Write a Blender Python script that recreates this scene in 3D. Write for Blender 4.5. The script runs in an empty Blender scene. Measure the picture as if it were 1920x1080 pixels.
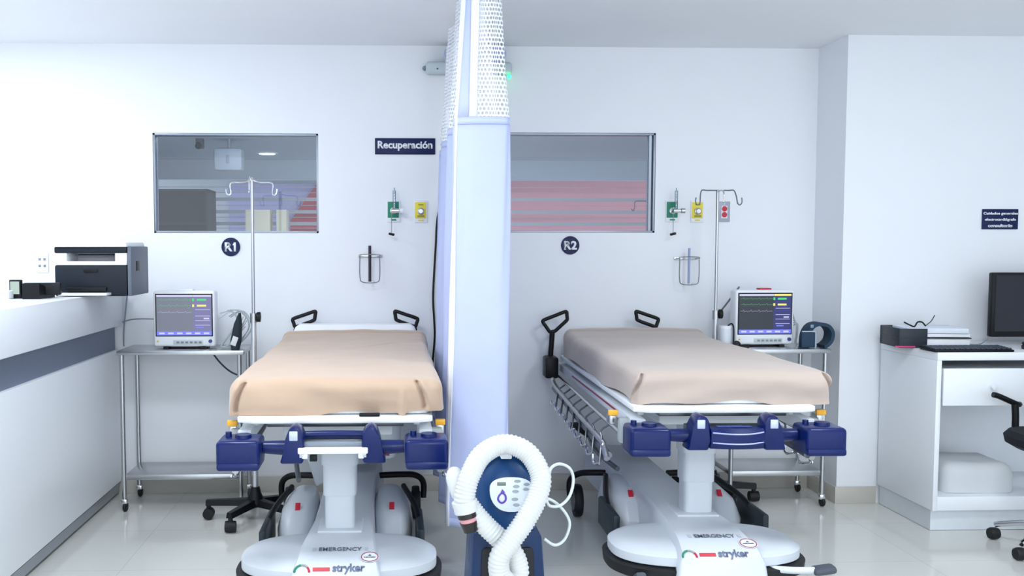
import bpy, bmesh, math, random
from mathutils import Vector, Matrix, noise
random.seed(4)
SC = bpy.context.scene
C = SC.collection
PI = math.pi
R = math.radians

# ---------------------------------------------------------------- camera, world, lights
EYE = 1.42
YAW = R(2.0); PITCH = math.atan(113/1800.0); FPX = 1800.0
PX = 735 + FPX*math.tan(YAW); PY = 578.0
cd = bpy.data.cameras.new('camera'); cam = bpy.data.objects.new('camera', cd); C.objects.link(cam)
cam.location = (0, 0, EYE)
cam.rotation_euler = (PI/2 - PITCH, 0, -YAW)
cd.sensor_width = 36; cd.lens = FPX/1920*36
cd.shift_x = (960-PX)/1920; cd.shift_y = (PY-540)/1920
cd.clip_start = .05
SC.camera = cam
SC.view_settings.view_transform = 'Standard'; SC.view_settings.look = 'None'
SC.view_settings.gamma = 1; SC.view_settings.use_curve_mapping = False
SC.view_settings.exposure = 0.20

w = bpy.data.worlds.new('world'); SC.world = w; w.use_nodes = True
w.node_tree.nodes['Background'].inputs[0].default_value = (.84, .92, 1.0, 1)
w.node_tree.nodes['Background'].inputs[1].default_value = 1.95

def area(name, loc, size, power, col=(.90, .955, 1), rot=(0, 0, 0), shape='SQUARE', sy=None):
    l = bpy.data.lights.new(name, 'AREA'); l.energy = power; l.color = col; l.size = size
    if sy: l.shape = 'RECTANGLE'; l.size_y = sy
    o = bpy.data.objects.new(name, l); C.objects.link(o); o.location = loc; o.rotation_euler = rot
    return o
pl = bpy.data.lights.new('fill_lamp', 'POINT'); pl.energy = 30; pl.color = (.9, .955, 1); pl.shadow_soft_size = .09  # unseen fill light, added to lift the ceiling and walls
po = bpy.data.objects.new('fill_lamp', pl); C.objects.link(po); po.location = (.5, .1, 1.95)
area('ceiling_lamp_left', (-.75, 3.0, 2.55), .5, 25)
area('ceiling_lamp_right', (2.05, 2.9, 2.55), .5, 23)
area('ceiling_lamp_counter', (-2.35, 4.3, 2.55), .6, 24)
area('ceiling_lamp_entrance', (.3, .2, 2.55), 1.2, 16)
area('corridor_fill', (.3, 5.88, 2.17), 3.4, 90, (.95, .98, 1), sy=.25, rot=(R(18), 0, 0))  # added fill strip, hidden above the window heads, brightens the room beyond

# pixel (1920x1080) of the photograph -> point on the plane Y=const; used for things fixed to a wall
_c, _s = math.cos(PITCH), math.sin(PITCH); _cy, _sy = math.cos(YAW), math.sin(YAW)
def ray(px, py):
    x = (px-PX)/FPX; y = -(py-PY)/FPX
    a, b, d = x, _c+_s*y, -_s+_c*y
    return a*_cy+b*_sy, -a*_sy+b*_cy, d
def aY(px, py, Y):
    r = ray(px, py); t = Y/r[1]; return Vector((r[0]*t, Y, EYE+r[2]*t))

# ---------------------------------------------------------------- materials
def lin(v):
    v /= 255.0
    return v/12.92 if v <= .04045 else ((v+.055)/1.055)**2.4
def rgb(r, g, b): return (lin(r), lin(g), lin(b), 1)
_m = {}
def mat(name, col, rough=.5, metal=0, var=.04, scale=30, bump=0, coat=0, spec=.5, bscale=None, sheen=0):
    if name in _m: return _m[name]
    m = bpy.data.materials.new(name); m.use_nodes = True; nt = m.node_tree
    b = nt.nodes['Principled BSDF']
    tc = nt.nodes.new('ShaderNodeTexCoord'); nz = nt.nodes.new('ShaderNodeTexNoise')
    nz.inputs['Scale'].default_value = scale; nz.inputs['Detail'].default_value = 4
    nt.links.new(tc.outputs['Object'], nz.inputs['Vector'])
    mx = nt.nodes.new('ShaderNodeMix'); mx.data_type = 'RGBA'
    c = rgb(*col)
    mx.inputs[6].default_value = tuple(x*(1-var) for x in c[:3])+(1,)
    mx.inputs[7].default_value = tuple(min(1, x*(1+var)) for x in c[:3])+(1,)
    nt.links.new(nz.outputs['Fac'], mx.inputs[0]); nt.links.new(mx.outputs[2], b.inputs['Base Color'])
    b.inputs['Roughness'].default_value = rough; b.inputs['Metallic'].default_value = metal
    b.inputs['Specular IOR Level'].default_value = spec
    b.inputs['Coat Weight'].default_value = coat
    if sheen: b.inputs['Sheen Weight'].default_value = sheen
    if bump:
        bn = nt.nodes.new('ShaderNodeBump'); bn.inputs['Strength'].default_value = bump
        n2 = nt.nodes.new('ShaderNodeTexNoise'); n2.inputs['Scale'].default_value = bscale or scale*4
        nt.links.new(tc.outputs['Object'], n2.inputs['Vector'])
        nt.links.new(n2.outputs['Fac'], bn.inputs['Height']); nt.links.new(bn.outputs[0], b.inputs['Normal'])
    _m[name] = m; return m
def emi(name, col, k=1.0):
    if name in _m: return _m[name]
    m = bpy.data.materials.new(name); m.use_nodes = True; b = m.node_tree.nodes['Principled BSDF']
    b.inputs['Base Color'].default_value = (.02, .02, .02, 1); b.inputs['Roughness'].default_value = .3
    b.inputs['Emission Color'].default_value = rgb(*col); b.inputs['Emission Strength'].default_value = k
    _m[name] = m; return m
def glass(name, tint, gloss=.08, rough=.02):
    m = bpy.data.materials.new(name); m.use_nodes = True; nt = m.node_tree; nt.nodes.clear()
    o = nt.nodes.new('ShaderNodeOutputMaterial'); t = nt.nodes.new('ShaderNodeBsdfTransparent')
    t.inputs[0].default_value = tint+(1,); g = nt.nodes.new('ShaderNodeBsdfGlossy'); g.inputs['Roughness'].default_value = rough
    fr = nt.nodes.new('ShaderNodeFresnel'); fr.inputs[0].default_value = 1.45
    ad = nt.nodes.new('ShaderNodeMath'); ad.operation = 'ADD'; ad.inputs[1].default_value = gloss-.04
    mx = nt.nodes.new('ShaderNodeMixShader')
    nt.links.new(fr.outputs[0], ad.inputs[0]); nt.links.new(ad.outputs[0], mx.inputs[0])
    nt.links.new(t.outputs[0], mx.inputs[1]); nt.links.new(g.outputs[0], mx.inputs[2]); nt.links.new(mx.outputs[0], o.inputs[0])
    return m
def cutout(name, col, scale):        # net: fabric with real see-through holes
    m = bpy.data.materials.new(name); m.use_nodes = True; nt = m.node_tree
    b = nt.nodes['Principled BSDF']; b.inputs['Base Color'].default_value = rgb(*col); b.inputs['Roughness'].default_value = .8
    uv = nt.nodes.new('ShaderNodeTexCoord'); mp = nt.nodes.new('ShaderNodeMapping')
    mp.inputs['Scale'].default_value = (scale, scale*.8, 1)
    sx = nt.nodes.new('ShaderNodeSeparateXYZ')
    nt.links.new(uv.outputs['UV'], mp.inputs[0]); nt.links.new(mp.outputs[0], sx.inputs[0])
    def M(op, a, b_=None):
        n = nt.nodes.new('ShaderNodeMath'); n.operation = op
        for i, v in enumerate((a, b_)):
            if v is None: continue
            if isinstance(v, (int, float)): n.inputs[i].default_value = v
            else: nt.links.new(v, n.inputs[i])
        return n.outputs[0]
    row = M('FLOOR', sx.outputs[1]); off = M('MULTIPLY', M('MODULO', row, 2), .5)
    fx = M('SUBTRACT', M('FRACT', M('ADD', sx.outputs[0], off)), .5); fy = M('SUBTRACT', M('FRACT', sx.outputs[1]), .5)
    d = M('SQRT', M('ADD', M('MULTIPLY', fx, fx), M('MULTIPLY', fy, fy)))
    nt.links.new(M('GREATER_THAN', d, .37), b.inputs['Alpha'])
    return m

WALL = mat('wall_paint', (238, 241, 246), .55, bump=.02, scale=6, var=.01)
CEIL = mat('ceiling_paint', (242, 244, 248), .8, scale=4, var=.015)
WHITE = mat('white_plastic', (236, 240, 245), .35, var=.015)
CREAMPL = mat('offwhite_shell', (212, 218, 226), .38, var=.02, scale=8)
LAM = mat('white_laminate', (238, 242, 247), .3, var=.01)
STEEL = mat('brushed_steel', (190, 192, 194), .28, 1, scale=60)
CHROME = mat('chrome', (220, 222, 226), .1, 1)
DSTEEL = mat('dull_steel', (120, 124, 130), .4, 1)
BLACK = mat('black_plastic', (10, 12, 17), .45, spec=.3)
RUBBER = mat('black_rubber', (14, 15, 18), .6)
DGREY = mat('dark_grey_plastic', (52, 62, 76), .45)
GREY = mat('grey_plastic', (128, 138, 150), .5)
BLUE = mat('navy_bumper', (3, 26, 88), .3, coat=.05, spec=.3)
NAVY = mat('navy_sign', (10, 26, 76), .45, spec=.3)
TXT = mat('white_lettering', (240, 244, 250), .5)
TAN = mat('tan_blanket', (190, 164, 142), .95, scale=5, var=.06, bump=.35, bscale=260, sheen=.3)
TAUPE = mat('taupe_blanket', (188, 172, 162), .95, scale=5, var=.05, bump=.35, bscale=260, sheen=.3)
SHEET = mat('white_sheet', (240, 242, 246), .9, bump=.15, scale=12)
CURT = mat('pale_blue_curtain', (188, 198, 236), .85, scale=8, bump=.12, bscale=300)
CURTW = mat('white_curtain_binding', (240, 243, 250), .85)
GREEN = mat('green_label', (20, 130, 100), .5)
YELLOW = mat('yellow_label', (236, 218, 70), .5)
RED = mat('red_plastic', (200, 30, 55), .4)
MAROON = mat('maroon_print', (150, 30, 60), .5)
AMBER = mat('amber_latch', (245, 180, 50), .4)
WBLUE = mat('warmer_blue', (14, 62, 112), .38, coat=.1, spec=.35)
HOSE = mat('white_hose', (208, 210, 210), .5)
COVER = mat('dark_teal_cuff', (36, 62, 84), .8, bump=.2)

# ---------------------------------------------------------------- mesh helpers
def tag(o, label=None, cat=None, group=None, kind=None):
    if label: o['label'] = label
    if cat: o['category'] = cat
    if group: o['group'] = group
    if kind: o['kind'] = kind
    return o
def thing(name, label, cat, loc=(0, 0, 0), rz=0, group=None):
    o = bpy.data.objects.new(name, None); C.objects.link(o); o.location = loc; o.rotation_euler = (0, 0, rz)
    o.empty_display_size = .1
    return tag(o, label, cat, group)

def smoothpath(pts, n=6, closed=False):
    P = [Vector(p) for p in pts]; out = []; L = len(P)
    if n <= 1: return P
    rng = L if closed else L-1
    for i in range(rng):
        if closed: a, b, c, d = P[(i-1) % L], P[i], P[(i+1) % L], P[(i+2) % L]
        else: a, b, c, d = P[max(i-1, 0)], P[i], P[i+1], P[min(i+2, L-1)]
        for k in range(n):
            t = k/n
            out.append(.5*((2*b)+(-a+c)*t+(2*a-5*b+4*c-d)*t*t+(-a+3*b-3*c+d)*t**3))
    if not closed: out.append(P[-1])
    return out

class MB:
    def __init__(s): s.bm = bmesh.new(); s.mi = 0
    def m(s, i): s.mi = i; return s
    def _fin(s, faces):
        for f in faces: f.material_index = s.mi; f.smooth = True
    def box(s, c, d, bev=0, rot=None, seg=2):
        r = bmesh.ops.create_cube(s.bm, size=1); v = r['verts']
        M = Matrix.Translation(Vector(c)) @ (rot.to_4x4() if rot else Matrix()) @ Matrix.Diagonal((d[0], d[1], d[2], 1))
        bmesh.ops.transform(s.bm, matrix=M, verts=v)
        fs = set(f for x in v for f in x.link_faces)
        if bev:
            es = list(set(e for x in v for e in x.link_edges))
            before = set(s.bm.faces)-fs
            bmesh.ops.bevel(s.bm, geom=es, offset=min(bev, min(d)*.49), segments=seg, affect='EDGES', profile=.5)
            fs = set(s.bm.faces)-before
        s._fin(fs); return s
    def ring(s, pts): return [s.bm.verts.new(p) for p in pts]
    def bridge(s, a, b):
        n = len(a); fs = []
        for i in range(n): fs.append(s.bm.faces.new((a[i], a[(i+1) % n], b[(i+1) % n], b[i])))
        s._fin(fs)
    def cap(s, a):
        s._fin([s.bm.faces.new(a)])
    def tube(s, pts, r, seg=10, n=6, closed=False, cap=True, rf=None):
        P = smoothpath(pts, n, closed); L = len(P); rings = []
        up = None
        for i, p in enumerate(P):
            if closed: t = P[(i+1) % L]-P[i-1]
            else: t = P[min(i+1, L-1)]-P[max(i-1, 0)]
            t = t.normalized() if t.length > 1e-9 else Vector((0, 0, 1))
            if up is None:
                up = t.orthogonal().normalized()
            up = (up - t*up.dot(t))
            up = up.normalized() if up.length > 1e-6 else t.orthogonal().normalized()
            w_ = t.cross(up); rr = rf(i/(L-1), i) if rf else r
            rings.append(s.ring([p+(up*math.cos(2*PI*k/seg)+w_*math.sin(2*PI*k/seg))*rr for k in range(seg)]))
        for i in range(L-1): s.bridge(rings[i], rings[i+1])
        if closed: 
            # align the closing ring
            a, b = rings[-1], rings[0]
            k0 = min(range(seg), key=lambda k: (a[0].co-b[k].co).length)
            s.bridge(a, b[k0:]+b[:k0])
        elif cap: s.cap(rings[0][::-1]); s.cap(rings[-1])
        return s
    def cyl(s, a, b, r0, r1=None, seg=20):
        r1 = r0 if r1 is None else r1
        return s.tube([a, b], r0, seg=seg, n=1, rf=lambda t, i: r0+(r1-r0)*t)
    def lathe(s, prof, c=(0, 0, 0), axis='Z', seg=24):
        rings = []
        for r, h in prof:
            ps = []
            for k in range(seg):
                a = 2*PI*k/seg; x, y = r*math.cos(a), r*math.sin(a)
                v = {'Z': (x, y, h), 'Y': (x, h, y), 'X': (h, x, y)}[axis]
                ps.append(Vector(c)+Vector(v))
            rings.append(s.ring(ps))
        for i in range(len(rings)-1): s.bridge(rings[i], rings[i+1])
        s.cap(rings[0][::-1]); s.cap(rings[-1]); return s
    def loft(s, secs, seg=40, M=None):      # sections (z, cx, cy, rx, ry, exponent)
        rings = []
        for z, cx, cy, rx, ry, e in secs:
            ps = []
            for k in range(seg):
                a = 2*PI*k/seg; ca, sa = math.cos(a), math.sin(a)
                v = Vector((cx+rx*math.copysign(abs(ca)**(2/e), ca), cy+ry*math.copysign(abs(sa)**(2/e), sa), z))
                ps.append(M @ v if M else v)
            rings.append(s.ring(ps))
        for i in range(len(rings)-1): s.bridge(rings[i], rings[i+1])
        s.cap(rings[0][::-1]); s.cap(rings[-1]); return s
    def prism(s, poly, lo, hi, axis='Z', bev=0):
        f = {'Z': lambda u, v, h: (u, v, h), 'Y': lambda u, v, h: (u, h, v), 'X': lambda u, v, h: (h, u, v)}[axis]
        before = set(s.bm.faces)
        a = s.ring([f(u, v, lo) for u, v in poly]); b = s.ring([f(u, v, hi) for u, v in poly])
        s.bridge(a, b); s.cap(a[::-1]); s.cap(b)
        if bev:
            fs = set(s.bm.faces)-before
            es = list(set(e for q in fs for e in q.edges))
            bmesh.ops.bevel(s.bm, geom=es, offset=bev, segments=2, affect='EDGES', profile=.5)
            s._fin(set(s.bm.faces)-before)
        return s
    def sphere(s, c, r, sc=(1, 1, 1), seg=20, rot=None):
        q = bmesh.ops.create_uvsphere(s.bm, u_segments=seg, v_segments=seg//2, radius=r)
        M = Matrix.Translation(Vector(c)) @ (rot.to_4x4() if rot else Matrix()) @ Matrix.Diagonal((*sc, 1))
        bmesh.ops.transform(s.bm, matrix=M, verts=q['verts'])
        s._fin(set(f for v in q['verts'] for f in v.link_faces)); return s
    def build(s, name, mats, parent=None, sharp=38, normals=True):
        if normals: bmesh.ops.recalc_face_normals(s.bm, faces=s.bm.faces)
        me = bpy.data.meshes.new(name); s.bm.to_mesh(me); s.bm.free()
        for x in (mats if isinstance(mats, (list, tuple)) else [mats]): me.materials.append(x)
        me.set_sharp_from_angle(angle=R(sharp))
        o = bpy.data.objects.new(name, me); C.objects.link(o); o.parent = parent
        return o
def rx(a): return Matrix.Rotation(a, 3, 'X')
def ry(a): return Matrix.Rotation(a, 3, 'Y')
def rzm(a): return Matrix.Rotation(a, 3, 'Z')

def text(body, width, loc, mt, parent, rot=(PI/2, 0, 0), name='lettering', ext=.0008, bold=.0, height=None):
    cu = bpy.data.curves.new(name, 'FONT'); cu.body = body; cu.align_x = 'CENTER'; cu.align_y = 'CENTER'
    cu.size = 1; cu.extrude = 0; cu.offset = bold; cu.resolution_u = 3
    t = bpy.data.objects.new('tmp', cu); C.objects.link(t)
    bpy.context.view_layer.update()
    me = bpy.data.meshes.new_from_object(t.evaluated_get(bpy.context.evaluated_depsgraph_get()))
    bpy.data.objects.remove(t); bpy.data.curves.remove(cu)
    xs = [v.co.x for v in me.vertices]; ys = [v.co.y for v in me.vertices]
    k = width/(max(xs)-min(xs)); ky = k if height is None else height/(max(ys)-min(ys))
    cx, cyy = (max(xs)+min(xs))/2, (max(ys)+min(ys))/2
    bm = bmesh.new(); bm.from_mesh(me)
    for v in bm.verts: v.co = Vector(((v.co.x-cx)*k, (v.co.y-cyy)*ky, 0))
    g = bmesh.ops.extrude_face_region(bm, geom=bm.faces[:])
    for v in g['geom']:
        if isinstance(v, bmesh.types.BMVert): v.co.z += ext
    bmesh.ops.recalc_face_normals(bm, faces=bm.faces)
    bm.to_mesh(me); bm.free(); me.materials.clear(); me.materials.append(mt)
    me.name = name
    o = bpy.data.objects.new(name, me); C.objects.link(o); o.parent = parent
    o.location = loc; o.rotation_euler = rot
    return o

def struct(name, mb, m, sharp=30):
    return tag(mb.build(name, m, None, sharp), kind='structure')

# ---------------------------------------------------------------- room shell
D = 5.55; CH = 2.57; XL = -3.3; XR = 4.8; YF = -1.2
# floor: glossy cream porcelain tiles with faint joints
fm = bpy.data.materials.new('porcelain_floor'); fm.use_nodes = True; nt = fm.node_tree; b = nt.nodes['Principled BSDF']
tc = nt.nodes.new('ShaderNodeTexCoord'); br = nt.nodes.new('ShaderNodeTexBrick')
br.offset = 0; br.inputs['Scale'].default_value = 1; br.inputs['Brick Width'].default_value = .6; br.inputs['Row Height'].default_value = .6
br.inputs['Mortar Size'].default_value = .002; br.inputs['Color1'].default_value = rgb(224, 224, 218)
br.inputs['Color2'].default_value = rgb(220, 221, 216); br.inputs['Mortar'].default_value = rgb(200, 203, 202)
nt.links.new(tc.outputs['Object'], br.inputs['Vector']); nt.links.new(br.outputs['Color'], b.inputs['Base Color'])
b.inputs['Roughness'].default_value = .12; b.inputs['Specular IOR Level'].default_value = .55
SKIRT = mat('beige_tile_skirting', (196, 192, 184), .25, scale=15, var=.06)
struct('floor', MB().box(((XL+XR)/2, (YF+D+.1)/2, -.05), (XR-XL+.4, D+.1-YF, .1)), fm)
struct('ceiling', MB().box(((XL+XR)/2, (YF+D+.1)/2, CH+.05), (XR-XL+.4, D+.1-YF, .1)), CEIL)
# back wall with two openings
W1 = (-1.357, -.42, 1.505, 2.072); W2 = (.45, 1.527, 1.508, 2.083)
mb = MB(); T = .1
xs = [XL-.2, W1[0], W1[1], W2[0], W2[1], XR+.2]
for i in (0, 2, 4): mb.box(((xs[i]+xs[i+1])/2, D+T/2, CH/2), (xs[i+1]-xs[i], T, CH))
for W in (W1, W2):
    mb.box(((W[0]+W[1])/2, D+T/2, W[2]/2), (W[1]-W[0], T, W[2])); mb.box(((W[0]+W[1])/2, D+T/2, (W[3]+CH)/2), (W[1]-W[0], T, CH-W[3]))
struct('wall_back', mb, WALL)
CX, CY = 2.47, 5.19        # corner of the stepped wall on the right
struct('wall_right_step', MB().box(((CX+XR+.2)/2, (CY+D)/2, CH/2), (XR+.2-CX, D-CY-.0005, CH)), WALL)
struct('wall_left', MB().box((XL-.1, (YF+D)/2, CH/2), (.2, D-YF, CH)), WALL)
struct('wall_right', MB().box((XR+.1, (YF+CY)/2, CH/2), (.2, CY-YF, CH)), WALL)
BH = .095
struct('baseboard_back', MB().box(((XL+CX)/2, D-.006, BH/2), (CX-XL, .012, BH), .002), SKIRT)
struct('baseboard_right', MB().box((CX-.006, (CY+D)/2-.006, BH/2), (.012, D-CY, BH), .002).box(((CX+2.69)/2-.006, CY-.006, BH/2), (2.69-CX-.001+.012, .012, BH), .002), SKIRT)

PANE = glass('tinted_pane', (.70, .74, .79), .06)
ALU = mat('window_aluminium', (150, 158, 170), .35, .6)
for i, W in enumerate((W1, W2)):
    fr = MB(); t = .012
    x0, x1, z0, z1 = W
    yy = D+.04
    for c, d in ((((x0+x1)/2, yy, z0+t/2), (x1-x0, .07, t)), (((x0+x1)/2, yy, z1-t/2), (x1-x0, .07, t)), ((x0+t/2, yy, (z0+z1)/2), (t, .07, z1-z0)), ((x1-t/2, yy, (z0+z1)/2), (t, .07, z1-z0))):
        fr.box(c, d, .001)
    if i == 1: fr.box((x1-.028, yy, (z0+z1)/2), (.014, .05, z1-z0-.024))
    f = struct('window_%d' % (i+1), fr, ALU)
    MB().box(((x0+x1)/2, D+.045, (z0+z1)/2), (x1-x0-.024, .005, z1-z0-.024)).build('window_pane', PANE, f)

# ---------------------------------------------------------------- room beyond the windows
YB = 8.6
CORR = mat('corridor_paint', (176, 186, 198), .7); 
struct('floor_corridor', MB().box((.3, (D+.1+YB)/2, -.05), (6.4, YB-D-.1, .1)), fm)
struct('ceiling_corridor', MB().box((.3, (D+.1+YB)/2+1, 2.25), (6.4, YB-D+1.9, .1)), CORR)
struct('wall_corridor_left', MB().box((-2.9, (D+.1+YB)/2, 1.1), (.1, YB-D-.1, 2.2)), CORR)
struct('wall_corridor_right', MB().box((3.5, (D+.1+YB)/2, 1.1), (.1, YB-D-.1, 2.2)), CORR)
zh = aY(1100, 338, YB)[2]; z0 = .9
struct('wall_corridor_back', MB().box((.3, YB+.05, (zh+2.2)/2), (6.4, .1, 2.2-zh)).box((.3, YB+.05, z0/2), (6.4, .1, z0)), CORR)
# glazed band of the corridor with horizontal bars
sb = MB()
for py in (374, 397, 419): sb.box((.3, YB-.02, aY(1100, py+1, YB)[2]), (6.3, .02, .030))
for py in (352, 362, 386, 408, 428): sb.box((.3, YB+.01, aY(1100, py, YB)[2]), (6.3, .01, .005))
struct('window_3', sb, mat('louvre_grey', (176, 180, 186), .6))
PINK = mat('salmon_facade', (250, 170, 178), .9, scale=2, var=.08)
tag(MB().box((3.0, YB+1.2, 1.5), (4.9, .2, 3.0)).build('facade', PINK), 'salmon pink outside wall seen through the right-hand window between grey bars', 'building')
LIL = mat('lilac_sky', (205, 200, 240), .9); REDR = mat('red_roof', (205, 60, 78), .8); CRM = mat('cream_panel', (240, 232, 205), .7)
PAL = mat('pale_facade', (232, 232, 232), .9)
bl = thing('house', 'pale house with red gable and lilac sky panel seen through the left-hand window', 'building', (0, YB+1.0, 0))
MB().box((-1.6, .2, 1.5), (3.4, .2, 3.0)).build('wall', PAL, bl)
def F(px, py, Y): p = aY(px, py, Y); return (p[0], p[2])
MB().prism([F(430, 345, YB+1.05), F(598, 345, YB+1.05), F(598, 440, YB+1.05), F(430, 440, YB+1.05)], .02, .08, 'Y').build('sky_panel', LIL, bl)  # flat lilac panel stands in for the sky beside the gable
MB().prism([F(592, 348, YB+1), F(640, 340, YB+1), F(640, 450, YB+1), F(545, 450, YB+1), F(545, 414, YB+1)], -.03, .01, 'Y').build('gable', REDR, bl)
cb = thing('wall_cabinet', 'cream cabinet pair low behind the left-hand window', 'cabinet', (0, 8.3, 0))
for a, b_ in ((460, 506), (518, 537)):
    MB().prism([F(a, 393, 8.2), F(b_, 393, 8.2), F(b_, 460, 8.2), F(a, 460, 8.2)], -.1, .1, 'Y', .004).build('door_panel', CRM, cb)
MB().box((cb_x := -.95, .02, .65), (.6, .22, 1.3)).build('cabinet_base', CRM, cb)
# dark shelving
bk = thing('shelving_unit', 'dark shelving unit at the left behind the left-hand window', 'shelf', (aY(318, 400, 8.1)[0]-.1, 8.1, 0))
MB().box((0, .18, .95), (.9, .02, 1.9)).box((-.44, 0, .95), (.02, .36, 1.9)).box((.44, 0, .95), (.02, .36, 1.9)).box((0, 0, 1.89), (.9, .36, .02)).build('frame', mat('dark_wood', (26, 34, 48), .7), bk)
for z in (.35, .7, 1.05, 1.35, 1.62): MB().box((0, 0, z), (.86, .34, .02)).build('shelf', mat('dark_wood', (26, 34, 48), .7), bk)
# soap dispenser, projector, downlight beyond the glass
p = aY(430, 300, 7.0)
wp = thing('air_unit', 'pale boxy unit hanging from ceiling behind left-hand window', 'air conditioner', (p[0], 7.0, p[2]))
MB().box((0, 0, 0), (.2, .14, .16), .02).build('housing', mat('unit_grey', (150, 160, 170), .5), wp)
MB().box((0, -.072, -.0), (.02, .008, .06), .002).build('emblem', GREY, wp)
MB().cyl((0, 0, .08), (0, 0, 2.2-p[2]), .012).build('hanger', GREY, wp)
p = aY(375, 268, 7.0)
pj = thing('security_camera', 'dark small camera bracket hanging at top left behind the left-hand window', 'camera', (p[0], 7.0, p[2]))
MB().box((0, 0, 0), (.05, .08, .08), .01).build('body', DGREY, pj); MB().cyl((0, -.04, -.02), (0, -.07, -.03), .022).build('lens', BLACK, pj)
MB().cyl((0, 0, .04), (0, 0, 2.2-p[2]), .01).build('bracket', DGREY, pj)
dp = aY(501, 300, 8.0); dp.z = 2.196
dl = thing('ceiling_downlight', 'glowing round downlight in ceiling behind left-hand window', 'light', dp)
MB().lathe([(.0, -.004), (.072, -.004), (.09, 0), (.09, .004)], (0, 0, 0)).build('trim_ring', WHITE, dl)
MB().cyl((0, 0, -.006), (0, 0, -.004), .066).build('lamp_disc', emi('lamp_glow', (255, 252, 245), 6), dl)
for x, kx in ((-.75, .22), (-1.02, .1)):
    pass

# ---------------------------------------------------------------- reception counter
KZ = 1.178; KX = -1.565
co = thing('reception_counter', 'long white reception counter with dark grey band and steel kick strip', 'counter', (KX, 3.8, 0))
MB().box((-.30, 0, .46), (.6, 3.46, .76)).build('lower_panel', LAM, co)
MB().box((-.31, 0, .92), (.58, 3.46, .162)).build('grey_band', mat('slate_laminate', (104, 114, 134), .45), co)
MB().box((-.285, 0, (.982+KZ)/2), (.63, 3.46, KZ-.982), .004).build('upper_panel', LAM, co)
MB().box((-.303, 0, .0405), (.58, 3.46, .05)).build('kick_strip', mat('aluminium_strip', (170, 176, 184), .35, .7), co)
MB().box((-.32, 0, .008), (.56, 3.46, .015)).build('plinth', BLACK, co)

# printer
p = aY(178, 500, 4.95)
pr = thing('printer', 'black and white laser printer on far end of counter', 'printer', (p[0], 5.02, KZ))
W_, DD = .36, .36
MB().prism([(-W_/2, .0), (W_/2, .0), (W_/2, .155), (-W_/2, .155)], -.14, .2, 'Y', .008).build('body', mat('printer_black', (22, 30, 42), .5, spec=.3), pr)
MB().box((0, .03, .165), (W_, .34, .02), .006).build('middle_band', WHITE, pr)
MB().m(0).box((-.15, .03, .195), (.06, .33, .045), .004).box((.15, .03, .195), (.06, .33, .045), .004).box((0, .12, .195), (.3, .15, .045)).build('output_bay', WHITE, pr)
MB().box((0, -.02, .205), (.2, .03, .006), .001, rx(R(12))).build('output_flap', GREY, pr)
MB().box((0, .03, .232), (W_, .34, .03), .006).build('scanner_base', mat('printer_black', (22, 30, 42), .5, spec=.3), pr)
MB().prism([(-W_/2-.008, .247), (W_/2+.005, .247), (W_/2, .272), (-W_/2+.01, .272)], -.15, .2, 'Y', .006).build('scanner_lid', WHITE, pr)
MB().box((W_/2+.012, .03, .125), (.02, .34, .25), .006).build('side_panel', mat('printer_grey', (98, 106, 120), .5), pr)
MB().box((W_/2+.023, -.02, .15), (.006, .05, .05), .002).build('side_grip', BLACK, pr)
MB().box((-.02, -.145, .035), (.2, .03, .02), .003).build('tray_slot', BLACK, pr)
MB().box((-.02, -.17, .012), (.24, .1, .012), .002).build('paper_tray', WHITE, pr)
MB().box((0, -.142, .128), (.07, .008, .014), .002).build('tray_grip', BLACK, pr)
p = aY(258, 470, 5.4)
tag(MB().tube([(-1.56, 5.26, 1.26), (-1.53, 5.42, 1.3), (-1.50, 5.5, 1.22), (-1.515, 5.52, 1.1), (-1.528, 5.51, .95), (-1.53, 5.51, .86)], .004, 8).build('printer_cable', GREY), 'thin grey cord running down from printer beside end of counter', 'cable')

# card terminal
p = aY(60, 540, 4.55)
tm = thing('desk_phone', 'black desk phone with small lit display at left on counter', 'phone', (aY(68, 540, 4.7)[0], 4.7, KZ))
MB().prism([(-.10, 0), (.11, .0), (.11, .03), (-.10, .075)], -.03, .05, 'X').build('base', BLACK, tm)
MB().box((.03, 0, .045), (.17, .04, .06), .006, rzm(R(8))).build('handset', BLACK, tm)
MB().box((-.085, -.03, .045), (.055, .03, .09), .004).build('display_head', BLACK, tm)
MB().box((-.085, -.046, .052), (.042, .003, .06)).build('screen', emi('lcd_green', (190, 215, 205), .8), tm)
tag(MB().box((aY(8, 552, 4.6)[0], 4.62, KZ+.02), (.05, .06, .04), .004).build('paper_box', mat('pale_card', (225, 232, 236), .7)), 'tiny pale box at left edge of counter top', 'box')
p = aY(80, 492, D)
so = thing('wall_socket', 'white wall plate with four grey ports above counter', 'socket', (p[0], D, p[2]))
MB().box((0, -.004, 0), (.07, .008, .115), .003).build('plate', WHITE, so)
for x in (-.014, .014):
    for z in (-.02, .018): MB().box((x, -.009, z), (.014, .004, .014), .002).build('port', GREY, so)

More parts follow.
